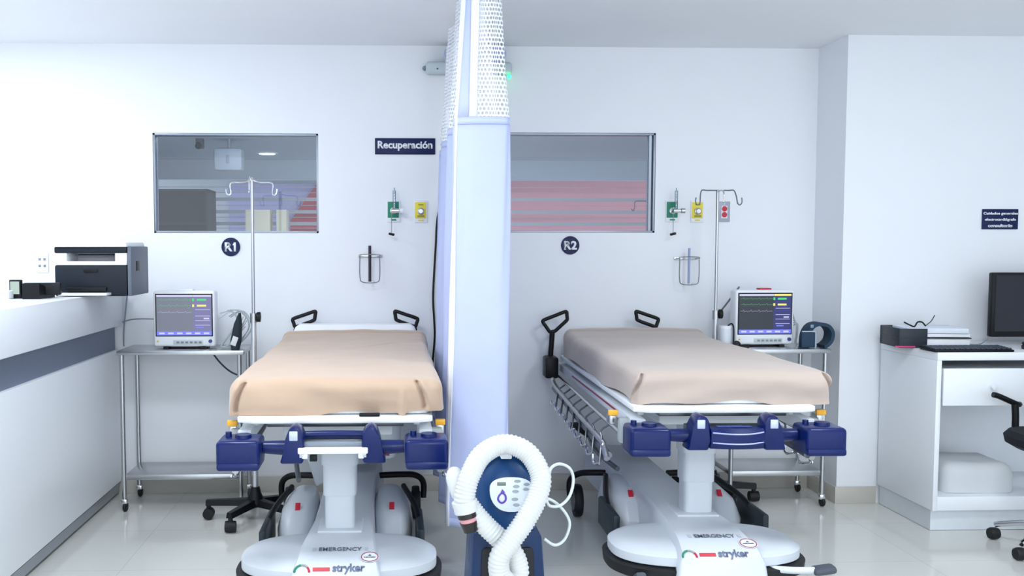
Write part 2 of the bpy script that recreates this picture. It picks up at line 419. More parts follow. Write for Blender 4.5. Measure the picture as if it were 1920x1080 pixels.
# ---------------------------------------------------------------- signs
def sign(name, px0, py0, px1, py1, Y, lines, label, sizes):
    a, b = aY(px0, py0, Y), aY(px1, py1, Y)
    o = thing(name, label, 'sign', ((a[0]+b[0])/2, Y, (a[2]+b[2])/2))
    w_, h_ = b[0]-a[0], a[2]-b[2]
    MB().box((0, -.004, 0), (w_, .008, h_), .003).build('plate', NAVY, o)
    for (tx, wd, z, hh) in lines: text(tx, w_*wd, (0, -.0085, z*h_), TXT, o, bold=.035, height=hh*h_ if hh else None)
    return o
sign('room_sign', 703, 259, 816, 290, D, [('Recuperación', .91, .02, None)], 'navy rectangular sign reading Recuperación beside curtain', None)
sign('notice_sign', 1841, 392, 1907, 430, CY, [('Cuidados generales', .96, .27, .17), ('electrocardiógrafo', .86, -.03, .17), ('consultorio', .68, -.32, .17)], 'small navy sign with three blurry lines above desk', None)
for px, py, tx, side in ((433, 463, 'R1', 'left'), (1069, 460, 'R2', 'right')):
    p = aY(px, py, D)
    o = thing('bay_sign', 'round navy sign reading %s below %s-hand window' % (tx, side), 'sign', (p[0], D, p[2]))
    MB().lathe([(.0001, 0), (.053, 0), (.053, -.006), (.0505, -.008), (.0001, -.008)], axis='Y', seg=48).build('disc', NAVY, o)
    text(tx, .076 if tx == 'R2' else .064, (-.002 if tx == 'R1' else 0, -.0085, 0), TXT, o, bold=.04, height=.052)
    if tx == 'R1': MB().prism([(.026, .026), (.026, .015), (.012, .008), (.012, .017)], -.0094, -.0085, 'Y').build('lettering', TXT, o)

# ---------------------------------------------------------------- wall outlets
def gas(px, py, col, flow, label):
    p = aY(px, py, D)
    o = thing('gas_outlet', label, 'outlet', (p[0], D, p[2]))
    MB().box((0, -.004, 0), (.078, .008, .125), .003).build('plate', WHITE, o)
    MB().box((-.002, -.01, .008), (.064, .006, .092), .002).build('colour_panel', col, o)
    MB().box((0, -.0095, -.05), (.03, .004, .008), .001).build('label_strip', col, o)
    MB().lathe([(.0001, -.012), (.02, -.012), (.02, -.02), (.012, -.024), (.012, -.032), (.0001, -.032)], (0, 0, .002), 'Y', 24).build('outlet_port', STEEL if not flow else CHROME, o)
    if not flow: MB().box((0, -.014, -.026), (.04, .005, .01), .001).box((0, -.014, .04), (.03, .004, .006), .001).build('marking', mat('olive_print', (150, 150, 60), .5), o)
    return o
for px, side in ((738, 'left'), (1260, 'right')):
    gas(px, 396, GREEN, True, 'green oxygen outlet plate behind the flowmeter of the %s-hand bay' % side)
    p = aY(px, 396, D)
    f = thing('flowmeter', 'clear oxygen flowmeter with dangling tube plugged in %s-hand green outlet' % side, 'flowmeter', (p[0], D-.05, p[2]))
    MB().cyl((0, .018, 0), (0, -.02, 0), .012).cyl((-.012, -.018, 0), (.03, -.018, 0), .012).build('body', CHROME, f)
    MB().cyl((.004, -.018, .01), (.004, -.018, .115), .009, .009, 16).build('tube', glass('flow_glass_'+side, (.85, .92, .95), .12), f)
    MB().cyl((.004, -.018, .0), (.004, -.018, .13), .0025).build('stem', GREY, f)
    MB().lathe([(.0001, 0), (.014, .0), (.015, .02), (.0001, .02)], (.034, -.018, 0), 'X', 16).build('knob', WHITE if side == 'left' else STEEL, f)
    MB().cyl((-.012, -.018, -.01), (-.012, -.018, -.125), .0018).build('outlet_tube', GREY, f)
    MB().box((-.012, -.018, -.133), (.034, .02, .014), .004, ry(R(12 if side == 'left' else -14))).build('tube_end', BLACK, f)
gas(789, 397, YELLOW, False, 'yellow medical air outlet plate beside Recuperación sign and cable')
gas(1307, 397, YELLOW, False, 'yellow medical air outlet plate behind right IV pole')
p = aY(1357, 397, D)
o = thing('power_outlet', 'grey wall plate with two red sockets by right IV pole', 'socket', (p[0], D, p[2]))
MB().box((0, -.004, 0), (.07, .008, .118), .003).build('plate', mat('plate_grey', (168, 176, 190), .45), o)
MB().box((0, -.0095, -.002), (.036, .004, .074), .002).build('insert', WHITE, o)
for z in (-.018, .016): MB().lathe([(.0001, -.011), (.0155, -.011), (.0155, -.015), (.0001, -.015)], (0, 0, z), 'Y', 24).build('socket', RED, o)

# wire baskets holding a suction bottle
def basket(px, py, dark, label):
    p = aY(px, py, D)
    o = thing('wire_bracket', label, 'bracket', (p[0], D, p[2]))
    w_, h_ = .056, .078
    def loop(y, dz=0): return [(-w_, y, h_*.75+dz), (-w_*.9, y, h_+dz), (w_*.9, y, h_+dz), (w_, y, h_*.75+dz), (w_, y, -h_*.6+dz), (w_*.7, y, -h_+dz), (-w_*.7, y, -h_+dz), (-w_, y, -h_*.6+dz)]
    MB().tube(loop(-.075), .0028, 8, 5, True).build('front_loop', DSTEEL, o)
    for sx in (-1, 1): MB().tube([(sx*w_, -.075, h_*.9), (sx*w_, -.005, h_*.9)], .0025, n=1).build('side_rod', DSTEEL, o)
    MB().box((0, -.004, h_*.9), (.14, .006, .016), .002).build('wall_strip', STEEL, o)
    MB().cyl((0, -.068, -.075), (0, -.068, .13), .0085 if dark else .007).build('centre_rod', mat('rod_dark', (40, 30, 46), .5) if dark else mat('rod_blue', (150, 165, 200), .4), o)
    MB().sphere((.02, -.078, -.076), .006).build('clip', CHROME, o)
basket(694, 503, True, 'wall bracket of bent wire with black upright rod in left-hand bay')
basket(1285, 507, False, 'wall bracket of bent wire with pale blue upright rod in right-hand bay')

# black hose behind the curtain
P = [(834, 383), (824, 392), (819, 420), (817, 460), (814, 510), (812, 560), (814, 600), (815, 630), (812, 670), (808, 710)]
Q = [aY(x, y, D-.012) for x, y in P]; Q[0] = aY(834, 383, D-.002)
tag(MB().tube(Q, .006, 10).build('wall_cable', BLACK), 'long black cable hanging on the wall just left of the curtain', 'cable')

# emergency light
p = aY(878, 131, D)
o = thing('emergency_light', 'pale emergency light with green indicator high on wall behind curtain', 'light', (p[0], D, p[2]))
MB().box((0, -.04, 0), (.49, .07, .07), .02, seg=3).build('housing', mat('lamp_housing', (196, 208, 214), .5), o)
for sx in (-1, 1):
    MB().lathe([(.0001, 0), (.035, .0), (.045, -.04), (.045, -.06), (.0001, -.055)], (sx*.16 if sx > 0 else -.1, -.05, .07), 'Y', 24).build('lamp_head', mat('lamp_blue', (176, 186, 220), .4), o)
MB().sphere((.225, -.075, -.05), .011, (1, 1, 1.3)).build('indicator', emi('led_green', (40, 255, 120), 5), o)
MB().sphere((-.18, -.076, -.008), .005).build('test_button', GREEN, o)
MB().sphere((-.25, -.04, 0), .014).build('end_knob', GREY, o)

# ---------------------------------------------------------------- curtain
NET = cutout('curtain_net', (240, 243, 250), 1)
def curtain():
    o = thing('privacy_curtain', 'pale blue privacy curtain with white net header hanging between the beds', 'curtain', (.362, 4.0, .0))
    plan = [(.125, -.02), (.095, -.045), (.03, -.05), (-.05, -.04), (-.095, -.01), (-.095, .03), (-.03, .07), (.06, .11), (.085, .16), (0, .24), (-.09, .33), (-.10, .40), (-.02, .48), (.07, .57), (.07, .66),
            (-.03, .76), (-.10, .87), (-.10, .95), (-.02, 1.05), (.05, 1.13), (.02, 1.22), (-.07, 1.30), (-.09, 1.36), (.0, 1.40)]
    pl = smoothpath([(x, y, 0) for x, y in plan], 8)
    ln = [0]
    for i in range(1, len(pl)): ln.append(ln[-1]+(pl[i]-pl[i-1]).length)
    def col(i, z):
        k = 1.0 if z > 1.95 else 1+(1.95-z)*.09
        if z > 1.95: k = 1-(z-1.95)*.62
        x = pl[i].x*k - (1.95-z)*.012 if z < 1.95 else pl[i].x*k
        y = pl[i].y
        x += .004*math.sin(z*5+i*.7)
        return Vector((x, y, z))
    def sheet(name, z0, z1, nz, m, i0=0, i1=None, off=0, uv=None):
        i1 = i1 or len(pl); bm = bmesh.new(); uvl = bm.loops.layers.uv.new('UVMap')
        rows = []
        for j in range(nz+1):
            z = z0+(z1-z0)*j/nz
            rows.append([bm.verts.new(col(i, z)+Vector((0, off, 0))) for i in range(i0, i1)])
        for j in range(nz):
            for i in range(i1-i0-1):
                f = bm.faces.new((rows[j][i], rows[j][i+1], rows[j+1][i+1], rows[j+1][i])); f.smooth = True
                zz = [z0+(z1-z0)*q/nz for q in (j, j, j+1, j+1)]; ii = [i, i+1, i+1, i]
                for l, a, q in zip(f.loops, ii, zz): l[uvl].uv = (ln[a+i0]*72, q*72)
        me = bpy.data.meshes.new(name); bm.to_mesh(me); bm.free(); me.materials.append(m)
        ob = bpy.data.objects.new(name, me); C.objects.link(ob); ob.parent = o
        if m is not NET:
            md = ob.modifiers.new('thick', 'SOLIDIFY'); md.thickness = .003
        return ob
    sheet('fabric_panel', .25, 1.945, 24, CURT)
    tag(sheet('net_header', 1.945, 2.52, 10, NET), 'white hexagon net header')
    sheet('header_seam', 1.925, 1.955, 1, CURT, off=-.003)
    sheet('fabric_strip', 1.955, 2.52, 8, CURT, 24, 31, off=-.003)
    sheet('edge_binding', 1.955, 2.52, 8, CURTW, 20, 25, off=-.005)
    sheet('edge_binding', .25, 2.52, 24, CURTW, 30, 36, off=-.005)
    sheet('hem', .25, .285, 1, CURT, off=-.002)
    return o
curtain()
tr = thing('curtain_track', 'white ceiling track that carries the privacy curtain', 'curtain rail', (.38, 4.7, CH))
MB().box((0, 0, -.012), (.03, 1.66, .022), .003).build('rail', WHITE, tr)
for k in range(12): MB().cyl((0, -.68+k*.12, -.02), (0, -.68+k*.12, -.045), .004).build('glider', WHITE, tr)

# ---------------------------------------------------------------- instrument trolleys
def trolley(name, x0, x1, y0, y1, zt, label):
    xc, yc = (x0+x1)/2, (y0+y1)/2; hx, hy = (x1-x0)/2, (y1-y0)/2
    o = thing('instrument_trolley', label, 'trolley', (xc, yc, 0), 0, None)
    MB().box((0, 0, zt-.012), (2*hx+.05, 2*hy+.03, .024), .003).build('top_shelf', STEEL, o)
    MB().box((0, 0, .185), (2*hx-.01, 2*hy, .03), .003).build('lower_shelf', STEEL, o)
    for sx in (-1, 1):
        for sy in (-1, 1):
            l = MB().cyl((sx*hx, sy*hy, .07), (sx*hx, sy*hy, zt-.024), .0125, seg=16).build('leg', STEEL, o)
            MB().box((sx*hx, sy*hy, .055), (.03, .034, .03), .006).build('caster_fork', CHROME, l)
            MB().lathe([(.0001, -.011), (.02, -.011), (.026, -.006), (.026, .006), (.02, .011), (.0001, .011)], (sx*hx+.004, sy*hy, .0265), 'X', 20).build('caster_wheel', RUBBER, l)
    return o
TZ = .872
trolley('a', -1.445, -.82, 5.16, 5.47, TZ, 'steel trolley on casters between counter and left bed')
trolley('b', 1.85, 2.36, 5.13, 5.45, TZ, 'steel trolley on casters in corner behind right bed')

# patient monitors
def monitor(x, y, dark, label, rot=0):
    o = thing('patient_monitor', label, 'monitor', (x, y, TZ), rot)
    w_, h_ = .335, .305
    MB().box((0, .02, .012+h_/2), (w_, .09, h_), .016, seg=3).build('bezel', WHITE, o)
    MB().loft([(0, 0, .012+h_/2, .15, .13, 5), (.07, 0, .012+h_/2, .12, .10, 5)], M=Matrix(((1, 0, 0, 0), (0, 0, 1, .06), (0, 1, 0, 0), (0, 0, 0, 1)))).build('rear_housing', WHITE, o)
    MB().box((-.1, .0, .006), (.03, .05, .012)).box((.1, .0, .006), (.03, .05, .012)).box((0, .04, .006), (.24, .05, .011)).build('foot', BLACK, o)
    zs0, zs1 = .075, .295; sw = .148
    bg = emi('screen_dark', (12, 26, 44), .8) if dark else emi('screen_grey', (118, 124, 142), .85)
    side = emi('screen_navy', (22, 30, 110), .9) if dark else emi('screen_lilac', (120, 118, 168), .85)
    mats = [bg, side, emi('screen_blue_bar', (110, 120, 250), 1), emi('screen_green', (60, 210, 110), 1), emi('screen_yellow', (240, 225, 110), 1), emi('screen_white', (205, 205, 240), .9), BLACK]
    s = MB(); yy = -.0262
    s.m(6).box((0, yy+.001, (zs0+zs1)/2), (2*sw+.012, .003, zs1-zs0+.012))
    s.m(0).box((0, yy, (zs0+zs1)/2), (2*sw, .003, zs1-zs0))
    s.m(1).box((.098, yy-.0003, (zs0+zs1)/2), (.1, .003, zs1-zs0))
    s.m(2).box((0, yy-.0008, zs0+.011), (2*sw, .003, .022))
    s.m(5).box((-.05, yy-.0008, zs1-.006), (.195, .003, .01)); s.m(4 if dark else 5).box((.098, yy-.0008, zs1-.006), (.098, .003, .01))
    for k, (c, z) in enumerate(((3, .268), (4, .236))): s.m(c).box((.095, yy-.0012, z), (.05, .003, .01)); s.m(c).box((.05, yy-.0012, z), (.01, .003, .014))
    for z in (.215, .18, .155, .13): s.m(5).box((.1, yy-.0012, z), (.08, .003, .0025))
    s.m(5).box((.12, yy-.0012, .166), (.03, .003, .008)); s.m(2).box((.085, yy-.0012, .118), (.04, .003, .006))
    for k in range(6): s.m(5).box((-.12+k*.048, yy-.0012, zs0+.011), (.03, .003, .009))
    for z, c in ((.268, 3), (.236, 3), (.2, 5)):
        pts = []
        for q in range(34):
            xx = -sw+.008+q*.0055; ph = q % 8
            pts.append((xx, yy-.002, z+(.007 if ph == 3 else (-.004 if ph == 4 else 0))))
        s.m(c).tube(pts, .0006, 4, 1)
    s.build('screen', mats, o)
    MB().box((.02, -.027, .037), (.16, .004, .022), .006).build('button_panel', mat('panel_grey', (196, 204, 204), .5), o)
    for k in range(6): MB().box((-.035+k*.024, -.03, .037), (.015, .004, .01), .002).build('button', GREY, o)
    MB().lathe([(.0001, -.025), (.01, -.025), (.009, -.036), (.0001, -.036)], (.14, 0, .043), 'Y', 20).build('dial', mat('dial_navy', (50, 66, 130), .4), o)
    MB().sphere((-.143, -.026, .043), .005).build('status_lamp', AMBER, o)
    MB().box((.01, .02, .012+h_+.004), (.07, .05, .01), .004).build('alarm_lamp', RED if dark else WHITE, o)
    return o
mx1 = aY(345, 600, 5.23)[0]; mx2 = aY(1436, 590, 5.22)[0]
monitor(mx1, 5.26, False, 'white patient monitor with greyish washed-out screen on left trolley')
monitor(mx2, 5.26, True, 'white patient monitor with dark screen on corner trolley', R(2))

# sensor cables beside the left monitor
cc = MB()
for k in range(9):
    x = -.885+random.uniform(-.03, .04); y = 5.24+k*.012
    cc.tube([(x-.04, y, TZ+.19+random.uniform(-.03, .03)), (x+.03, y, TZ+.2), (x+.06+random.uniform(0, .03), y-.01, TZ+.12), (x+.02, y, TZ+.03), (x-.03, y, TZ+.012+.0035*k/9), (x-.0, y, TZ+.06), (x+.05, y, TZ+.1+.01*k)], .0028, 6)
tag(cc.build('sensor_cables', mat('cable_pale', (178, 188, 190), .5)), 'tangle of pale sensor cables at right of left monitor', 'cable')
cf = thing('pressure_cuff', 'dark folded pressure cuff standing among cables on left trolley', 'blood pressure cuff', (-.845, 5.185, TZ))
MB().loft([(0.0, 0, 0, .022, .03, 2.4), (.05, .004, 0, .03, .03, 2.4), (.14, .016, 0, .022, .025, 2.4), (.2, .026, 0, .006, .012, 2.4)]).build('wrap', mat('cuff_black', (26, 40, 48), .8, bump=.2), cf)
MB().box((.0, -.03, .05), (.03, .004, .05), .002, ry(R(20))).build('patch', mat('patch_white', (215, 220, 222), .6), cf)
# black lead under the left trolley top, and the lead going from the trolley to the bed
tag(MB().tube([(-1.0, 5.34, TZ-.028), (-.95, 5.33, TZ-.09), (-.88, 5.3, TZ-.14), (-.78, 5.28, TZ-.17), (-.66, 5.3, TZ-.22), (-.62, 5.42, TZ-.35), (-.62, 5.5, .5)], .005, 8).build('monitor_lead', DGREY), 'dark lead drooping from underneath left trolley toward left bed', 'cable')
tag(MB().tube([(-1.53, 5.5, 1.0), (-1.45, 5.45, 1.02), (-1.3, 5.42, 1.02), (mx1-.05, 5.40, 1.0)], .0035, 8).build('monitor_cable', GREY), 'thin grey cable from counter end to back of left monitor', 'cable')

# things on the corner trolley: cuff, jars, bulb
def cuff2():
    x = aY(1533, 610, 5.2)[0]
    o = thing('arm_cuff', 'dark teal coiled arm cuff at right end of corner trolley', 'blood pressure cuff', (x, 5.22, TZ))
    pts = [(-.065, 0.0), (-.06, .07), (-.035, .115), (.005, .13), (.05, .12), (.075, .085), (.07, .04), (.045, .012), (.03, .006)]
    P_ = smoothpath([(a, 0, c) for a, c in pts], 5); bm = bmesh.new(); 
    vs = []
    for i, q in enumerate(P_):
        t = (P_[min(i+1, len(P_)-1)]-P_[max(i-1, 0)]).normalized(); n_ = Vector((t.z, 0, -t.x))*.009
        hw = .05
        vs.append([bm.verts.new(q+n_+Vector((0, -hw, 0))), bm.verts.new(q+n_+Vector((0, hw, 0))), bm.verts.new(q-n_+Vector((0, hw, 0))), bm.verts.new(q-n_+Vector((0, -hw, 0)))])
    for i in range(len(vs)-1):
        for k in range(4): bm.faces.new((vs[i][k], vs[i][(k+1) % 4], vs[i+1][(k+1) % 4], vs[i+1][k])).smooth = True
    bm.faces.new(vs[0][::-1]); bm.faces.new(vs[-1])
    m_ = MB(); m_.bm.free(); m_.bm = bm
    m_.build('wrap', COVER, o)
    MB().box((-.066, -.055, .045), (.075, .012, .085), .006).build('flap', COVER, o)
    MB().box((-.066, -.0625, .092), (.078, .004, .006), .001).box((-.028, -.0625, .045), (.005, .004, .09), .001).build('piping', mat('pale_piping', (170, 190, 205), .6), o)
    MB().box((-.045, -.052, .12), (.018, .006, .018), .003).build('logo_patch', mat('patch_teal', (120, 150, 170), .6), o)
cuff2()
def jar(px, y, r, h, label):
    x = aY(px, 630, y)[0]
    o = thing('humidifier_jar', label, 'jar', (x, y, TZ))
    MB().lathe([(.0001, 0), (r, 0), (r, h*.8), (r*.92, h*.88), (.0001, h*.88)]).build('jar_body', mat('frosted_jar', (214, 222, 230), .3), o)
    MB().lathe([(.0001, h*.88), (r*.96, h*.88), (r*.96, h), (.0001, h)]).build('lid', WHITE, o)
    MB().tube([(r*.3, -.2*r, h), (r*.9, -.2*r, h+.012), (r*1.25, -.2*r, h-.01), (r*1.3, -.2*r, h*.4), (r*1.25, -.2*r, .01)], .004, 8).build('tube', BLACK, o)
jar(1360, 5.22, .034, .12, 'pale jar with black tube beside left edge of right monitor')
bu = thing('inflation_bulb', 'small black rubber bulb at left foot of right monitor', 'bulb', (aY(1385, 640, 5.12)[0], 5.15, TZ))
MB().sphere((0, 0, .022), .022, (1.0, 1, 1.0)).build('bulb', RUBBER, bu); MB().tube([(.015, 0, .015), (.04, -.01, .006), (.06, -.02, .005)], .006, 8).build('neck', RUBBER, bu)
cc = MB()
for k in range(7):
    x = mx2+.195+.006*k; y = 5.3+.01*k
    cc.tube([(x-.015, y, TZ+.2-.015*k), (x+.0, y-.02, TZ+.12), (x+.0, y-.02, TZ+.06), (x-.01, y-.03, TZ+.02), (x-.01, y-.05, TZ+.006)], .0025, 6)
tag(cc.build('sensor_cables', mat('cable_pale', (178, 188, 190), .5)), 'hanging pale sensor cables between right monitor and arm cuff', 'cable')

# ---------------------------------------------------------------- IV stands
def iv(x, y, ztop, zs, a0, rr, kind, label):
    o = thing('iv_stand', label, 'IV stand', (x, y, 0))
    MB().cyl((0, 0, zs), (0, 0, ztop), .0085).build('upper_pole', STEEL, o)
    MB().cyl((0, 0, .13), (0, 0, zs), .0145).build('lower_pole', mat('pole_satin', (205, 208, 214), .3, .7), o)
    MB().lathe([(.0001, .075), (.045, .075), (.05, .10), (.03, .14), (.022, .175), (.0001, .175)]).build('hub', BLACK, o)
    kn = MB().lathe([(.0001, .014), (.02, .014), (.026, .02), (.026, .036), (.0001, .04)], (0, 0, zs+.01), 'X').build('clamp_knob', BLACK, o)
    MB().cyl((0, 0, zs-.02), (0, 0, zs+.03), .018).build('clamp_collar', STEEL, kn)
    for k in range(5):
        a = a0+k*2*PI/5; c_, s_ = math.cos(a), math.sin(a)
        l = MB(); n_ = Vector((-s_, c_, 0)); d_ = Vector((c_, s_, 0))
        for q, (u0, u1) in enumerate(((.02, rr),)):
            rings = []
            for t in range(6):
                u = u0+(u1-u0)*t/5; w_ = .028-.010*t/5; zt = .115-.012*(t/5); zb = zt-.036+.008*t/5
                cpt = d_*u
                rings.append(l.ring([cpt+n_*w_+Vector((0, 0, zb)), cpt+n_*w_*.7+Vector((0, 0, zt)), cpt-n_*w_*.7+Vector((0, 0, zt)), cpt-n_*w_+Vector((0, 0, zb))]))
            for t in range(5): l.bridge(rings[t], rings[t+1])
            l.cap(rings[0][::-1]); l.cap(rings[-1])
        lg = l.build('leg', BLACK, o)
        e = d_*(rr-.012)
        MB().cyl((e.x, e.y, .05), (e.x, e.y, .085), .012).lathe([(.0001, -.028), (.028, -.026), (.030, 0), (.028, .026), (.0001, .028)], (e.x, e.y, .031), 'X' if k % 2 else 'Y', 20).build('caster', RUBBER, lg)
    for sx in (-1, 1):
        w_ = .105
        if kind == 0:
            MB().tube([(0, 0, ztop-.01), (sx*.04, -.01, ztop-.025), (sx*w_, -.02, ztop-.03), (sx*w_, -.02, ztop-.075), (sx*(w_+.006), -.02, ztop-.09), (sx*(w_+.02), -.02, ztop-.085), (sx*(w_+.024), -.02, ztop-.06)], .0035, 8).build('hook', CHROME, o)
        else:
            MB().tube([(0, 0, ztop), (sx*.06, 0, ztop), (sx*w_*.85, 0, ztop), (sx*w_*.95, -.01, ztop-.03), (sx*w_, -.02, ztop-.07), (sx*(w_+.014), -.02, ztop-.08), (sx*(w_+.024), -.02, ztop-.065), (sx*(w_+.022), -.02, ztop-.04)], .0035, 8).build('hook', DSTEEL, o)
    MB().tube([(0, 0, ztop-.01), (0, -.06, ztop), (0, -.1, ztop-.02), (0, -.1, ztop-.07), (0, -.115, ztop-.08)], .0035, 8).build('hook', CHROME, o)
    return o
p = aY(475, 560, 4.98); z1 = aY(470, 333, 4.98)[2]; zk = aY(478, 598, 4.98)[2]
iv(p[0], 4.98, z1, zk, R(176), .26, 0, 'steel IV pole on black star base left of left bed')
p = aY(1342, 560, 5.27); z2 = aY(1340, 357, 5.27)[2]; zk = aY(1342, 592, 5.27)[2]
iv(p[0], 5.27, z2, zk, R(281), .24, 1, 'steel IV pole with T-shaped hanger behind right bed')
p = aY(1228, 378, 8.0)
o = thing('iv_stand', 'dark hooked IV pole seen through right-hand window', 'IV stand', (aY(1221, 400, 7.4)[0], 7.4, 0))
zt = aY(1221, 377, 7.4)[2]
MB().cyl((0, 0, .1), (0, 0, zt), .01).build('pole', mat('pole_maroon', (90, 70, 84), .4), o)
MB().tube([(0, 0, zt), (-.06, 0, zt), (-.125, 0, zt-.004), (-.13, 0, zt-.05), (-.14, 0, zt-.075), (-.155, 0, zt-.06)], .0045, 8).build('hook', mat('pole_maroon', (90, 70, 84), .4), o)
MB().tube([(0, 0, zt), (.06, 0, zt), (.125, 0, zt-.004), (.13, 0, zt-.05), (.14, 0, zt-.075)], .0045, 8).build('hook', mat('pole_maroon', (90, 70, 84), .4), o)
MB().box((0, 0, .05), (.4, .05, .05), .01).box((0, 0, .05), (.05, .4, .05), .01).box((0,0,.0125),(.3,.3,.025),.005).build('base', BLACK, o)

tag(MB().tube([aY(1354, 580, 5.3), aY(1368, 562, 5.34), aY(1386, 538, 5.38)], .005, 8).build('support_rod', DSTEEL), 'thin grey rod slanting between right IV pole knob and right monitor', 'rod')
# ---------------------------------------------------------------- stretchers
PL = 2.02
def lock_label(parent, c, d, rot=None):
    MB().box(c, d, .001, rot).build('lock_label', RED, parent)
def stretcher(loc, rz, name_label, variant):
    o = thing('stretcher', name_label, 'hospital bed', loc, rz)
    PL = 2.0 if variant == 0 else 1.84
    YR = 4.98-loc[1]
    # -- wheeled base: front hood with wings, spine trunk, rear fenders
    bo = .008 if variant == 0 else -.07
    fo = 0 if variant == 0 else -.06
    hy = .13 if variant == 0 else .06
    hood = MB()
    hood.loft([(.228, bo, hy, .345, .21, 2.6), (.236, bo, hy, .366, .225, 2.6), (.268, bo, hy, .366, .225, 2.6), (.282, bo, hy+.003, .345, .21, 2.5), (.291, bo, hy+.008, .30, .18, 2.4), (.296, bo, hy+.015, .2, .12, 2.2)], 64)
    hood.build('base_hood', CREAMPL, o)
    MB().loft([(.165, bo, hy, .34, .21, 2.6), (.185, bo, hy, .382, .24, 2.6), (.222, bo, hy, .386, .245, 2.6), (.232, bo, hy, .35, .215, 2.6)], 64).build('bumper_strip', RUBBER, o)
    trk = MB()
    secs = [(-.16+fo, .168, .165), (-.135+fo, .162, .275), (-.10+fo, .158, .300), (-.03+fo, .15, .318), (.10+fo, .14, .332), (.4, .118, .33), (.8, .12, .32), (1.3, .13, .31), (1.75, .14, .30)]
    rings = []
    for y, hw, zt in secs:
        zb = .13
        prof = [(-hw*1.12, zb), (-hw*1.04, (zb+zt)/2), (-hw*.98, zt-.02), (-hw*.9, zt), (hw*.9, zt), (hw*.98, zt-.02), (hw*1.04, (zb+zt)/2), (hw*1.12, zb)]
        rings.append(trk.ring([(x+bo, y, z) for x, z in prof]))
    for i in range(len(rings)-1): trk.bridge(rings[i], rings[i+1])
    trk.cap(rings[0][::-1]); trk.cap(rings[-1])
    trk.build('base_trunk', CREAMPL, o, sharp=50)
    # lettering on the sloping nose
    text('EMERGENCY', .155, (bo+.01, fo, .3235), mat('print_grey', (96, 104, 122), .5), o, (R(9), 0, 0), bold=.01, height=.028)
    MB().box((bo-.085, fo, .3235), (.012, .024, .001), 0, rx(R(9))).box((bo+.105, fo, .3235), (.012, .024, .001), 0, rx(R(9))).build('print_mark', mat('print_pale', (190, 196, 208), .5), o)
    nr = (R(36), 0, 0)
    text('stryker', .115, (bo+.045, -.118+fo, .2895), mat('print_slate', (112, 122, 150), .5), o, nr, bold=.03, height=.044)
    MB().box((bo-.052, -.118+fo, .289), (.06, .014, .003), 0, rx(R(36))).build('logo_bar', RED, o)
    st = MB().lathe([(.0001, 0), (.033, 0), (.033, .0015), (.0001, .0015)], seg=32).build('round_sticker', WHITE, o)
    st.location = (bo+.118, -.062+fo, .3125); st.rotation_euler = (R(14), 0, 0)
    MB().tube([(.030*math.cos(a*PI/12), .030*math.sin(a*PI/12), .002) for a in range(24)], .0016, 6, 1, True).build('sticker_ring', MAROON, st)
    text('INBIOMED', .042, (0, -.003, .0018), mat('print_grey', (96, 104, 122), .5), st, (0, 0, 0), bold=.02, height=.007)
    MB().prism([(-.006, .007), (.006, .007), (0, .017)], .0012, .0026).build('sticker_mark', mat('print_grey', (96, 104, 122), .5), st)
    for a0, a1, m_ in ((100, 180, GREEN), (40, 100, mat('print_mid', (150, 160, 160), .5)), (0, 40, RED)):
        MB().tube([(bo-.12+.026*math.cos(R(a)), fo-.128+.03*math.sin(R(a))*.8, .283+.03*math.sin(R(a))*.58) for a in range(a0, a1+1, 10)], .004, 6, 1).build('dial_mark', m_, o)
    # rear fenders with pedals
    for sx in (-1, 1):
        fd = MB().loft([(.10, sx*.21, .84, .085, .28, 3), (.20, sx*.21, .84, .088, .28, 3), (.265, sx*.205, .86, .076, .24, 3), (.297, sx*.195, .9, .052, .17, 3), (.31, sx*.19, .92, .02, .07, 2)]).build('rear_fender', CREAMPL, o)
        lock_label(fd, (sx*.205, .685, .285), (.022, .006, .06), rx(R(-45)))
        MB().tube([(sx*.26, .98, .31), (sx*.315, .7, .27), (sx*.325, .45, .2), (sx*.325, .42, .14)], .013, 10).build('side_pedal_bar', BLACK, o)
        MB().box((sx*.325, .60, .20), (.03, .34, .13), .01).build('side_guard', mat('guard_charcoal', (30, 44, 54), .5), o)
        # wheels at both ends
        for y, r_ in ((.16, .085), (YR, .085)):
            xx = sx*(.27 if y < 1 else .33)
            wl = MB().lathe([(.0001, -.02), (r_*.7, -.022), (r_*.72, -.016), (r_*.95, -.02), (r_, -.012), (r_, .012), (r_*.95, .02), (r_*.72, .016), (r_*.7, .022), (.0001, .02)], (xx, y, r_+.001), 'X', 36).build('wheel', RUBBER, o)
            MB().lathe([(.0001, -.026), (r_*.62, -.026), (r_*.66, -.018), (r_*.66, .018), (r_*.62, .026), (.0001, .026)], (xx, y, r_+.001), 'X', 36).build('hub_cap', mat('hub_grey', (88, 100, 108), .4), wl)
        MB().tube([(sx*.12, YR-.09, .25), (sx*.25, YR-.07, .25), (sx*.33, YR-.03, .235), (sx*.37, YR, .19), (sx*.37, YR, .11)], .016, 10).build('axle_arm', BLACK, o)
        MB().box(((-.27, 0, .16)[sx+1]+bo if variant == 0 else (-.30, 0, .13)[sx+1]+bo, -.155, .195), (.042, .09, .03), .012, rx(R(-30))).build('foot_pedal', mat('pedal_grey', (74, 80, 92), .6), o)
    MB().tube([(-.22, .9, .36), (-.26, 1.2, .38), (-.27, 1.4, .43)], .012, 8).build('pedal_link', DSTEEL, o)
    MB().box((-.285, 1.45, .445), (.07, .19, .022), .01, rzm(R(25)) @ rx(R(12))).build('brake_pedal', BLACK, o)
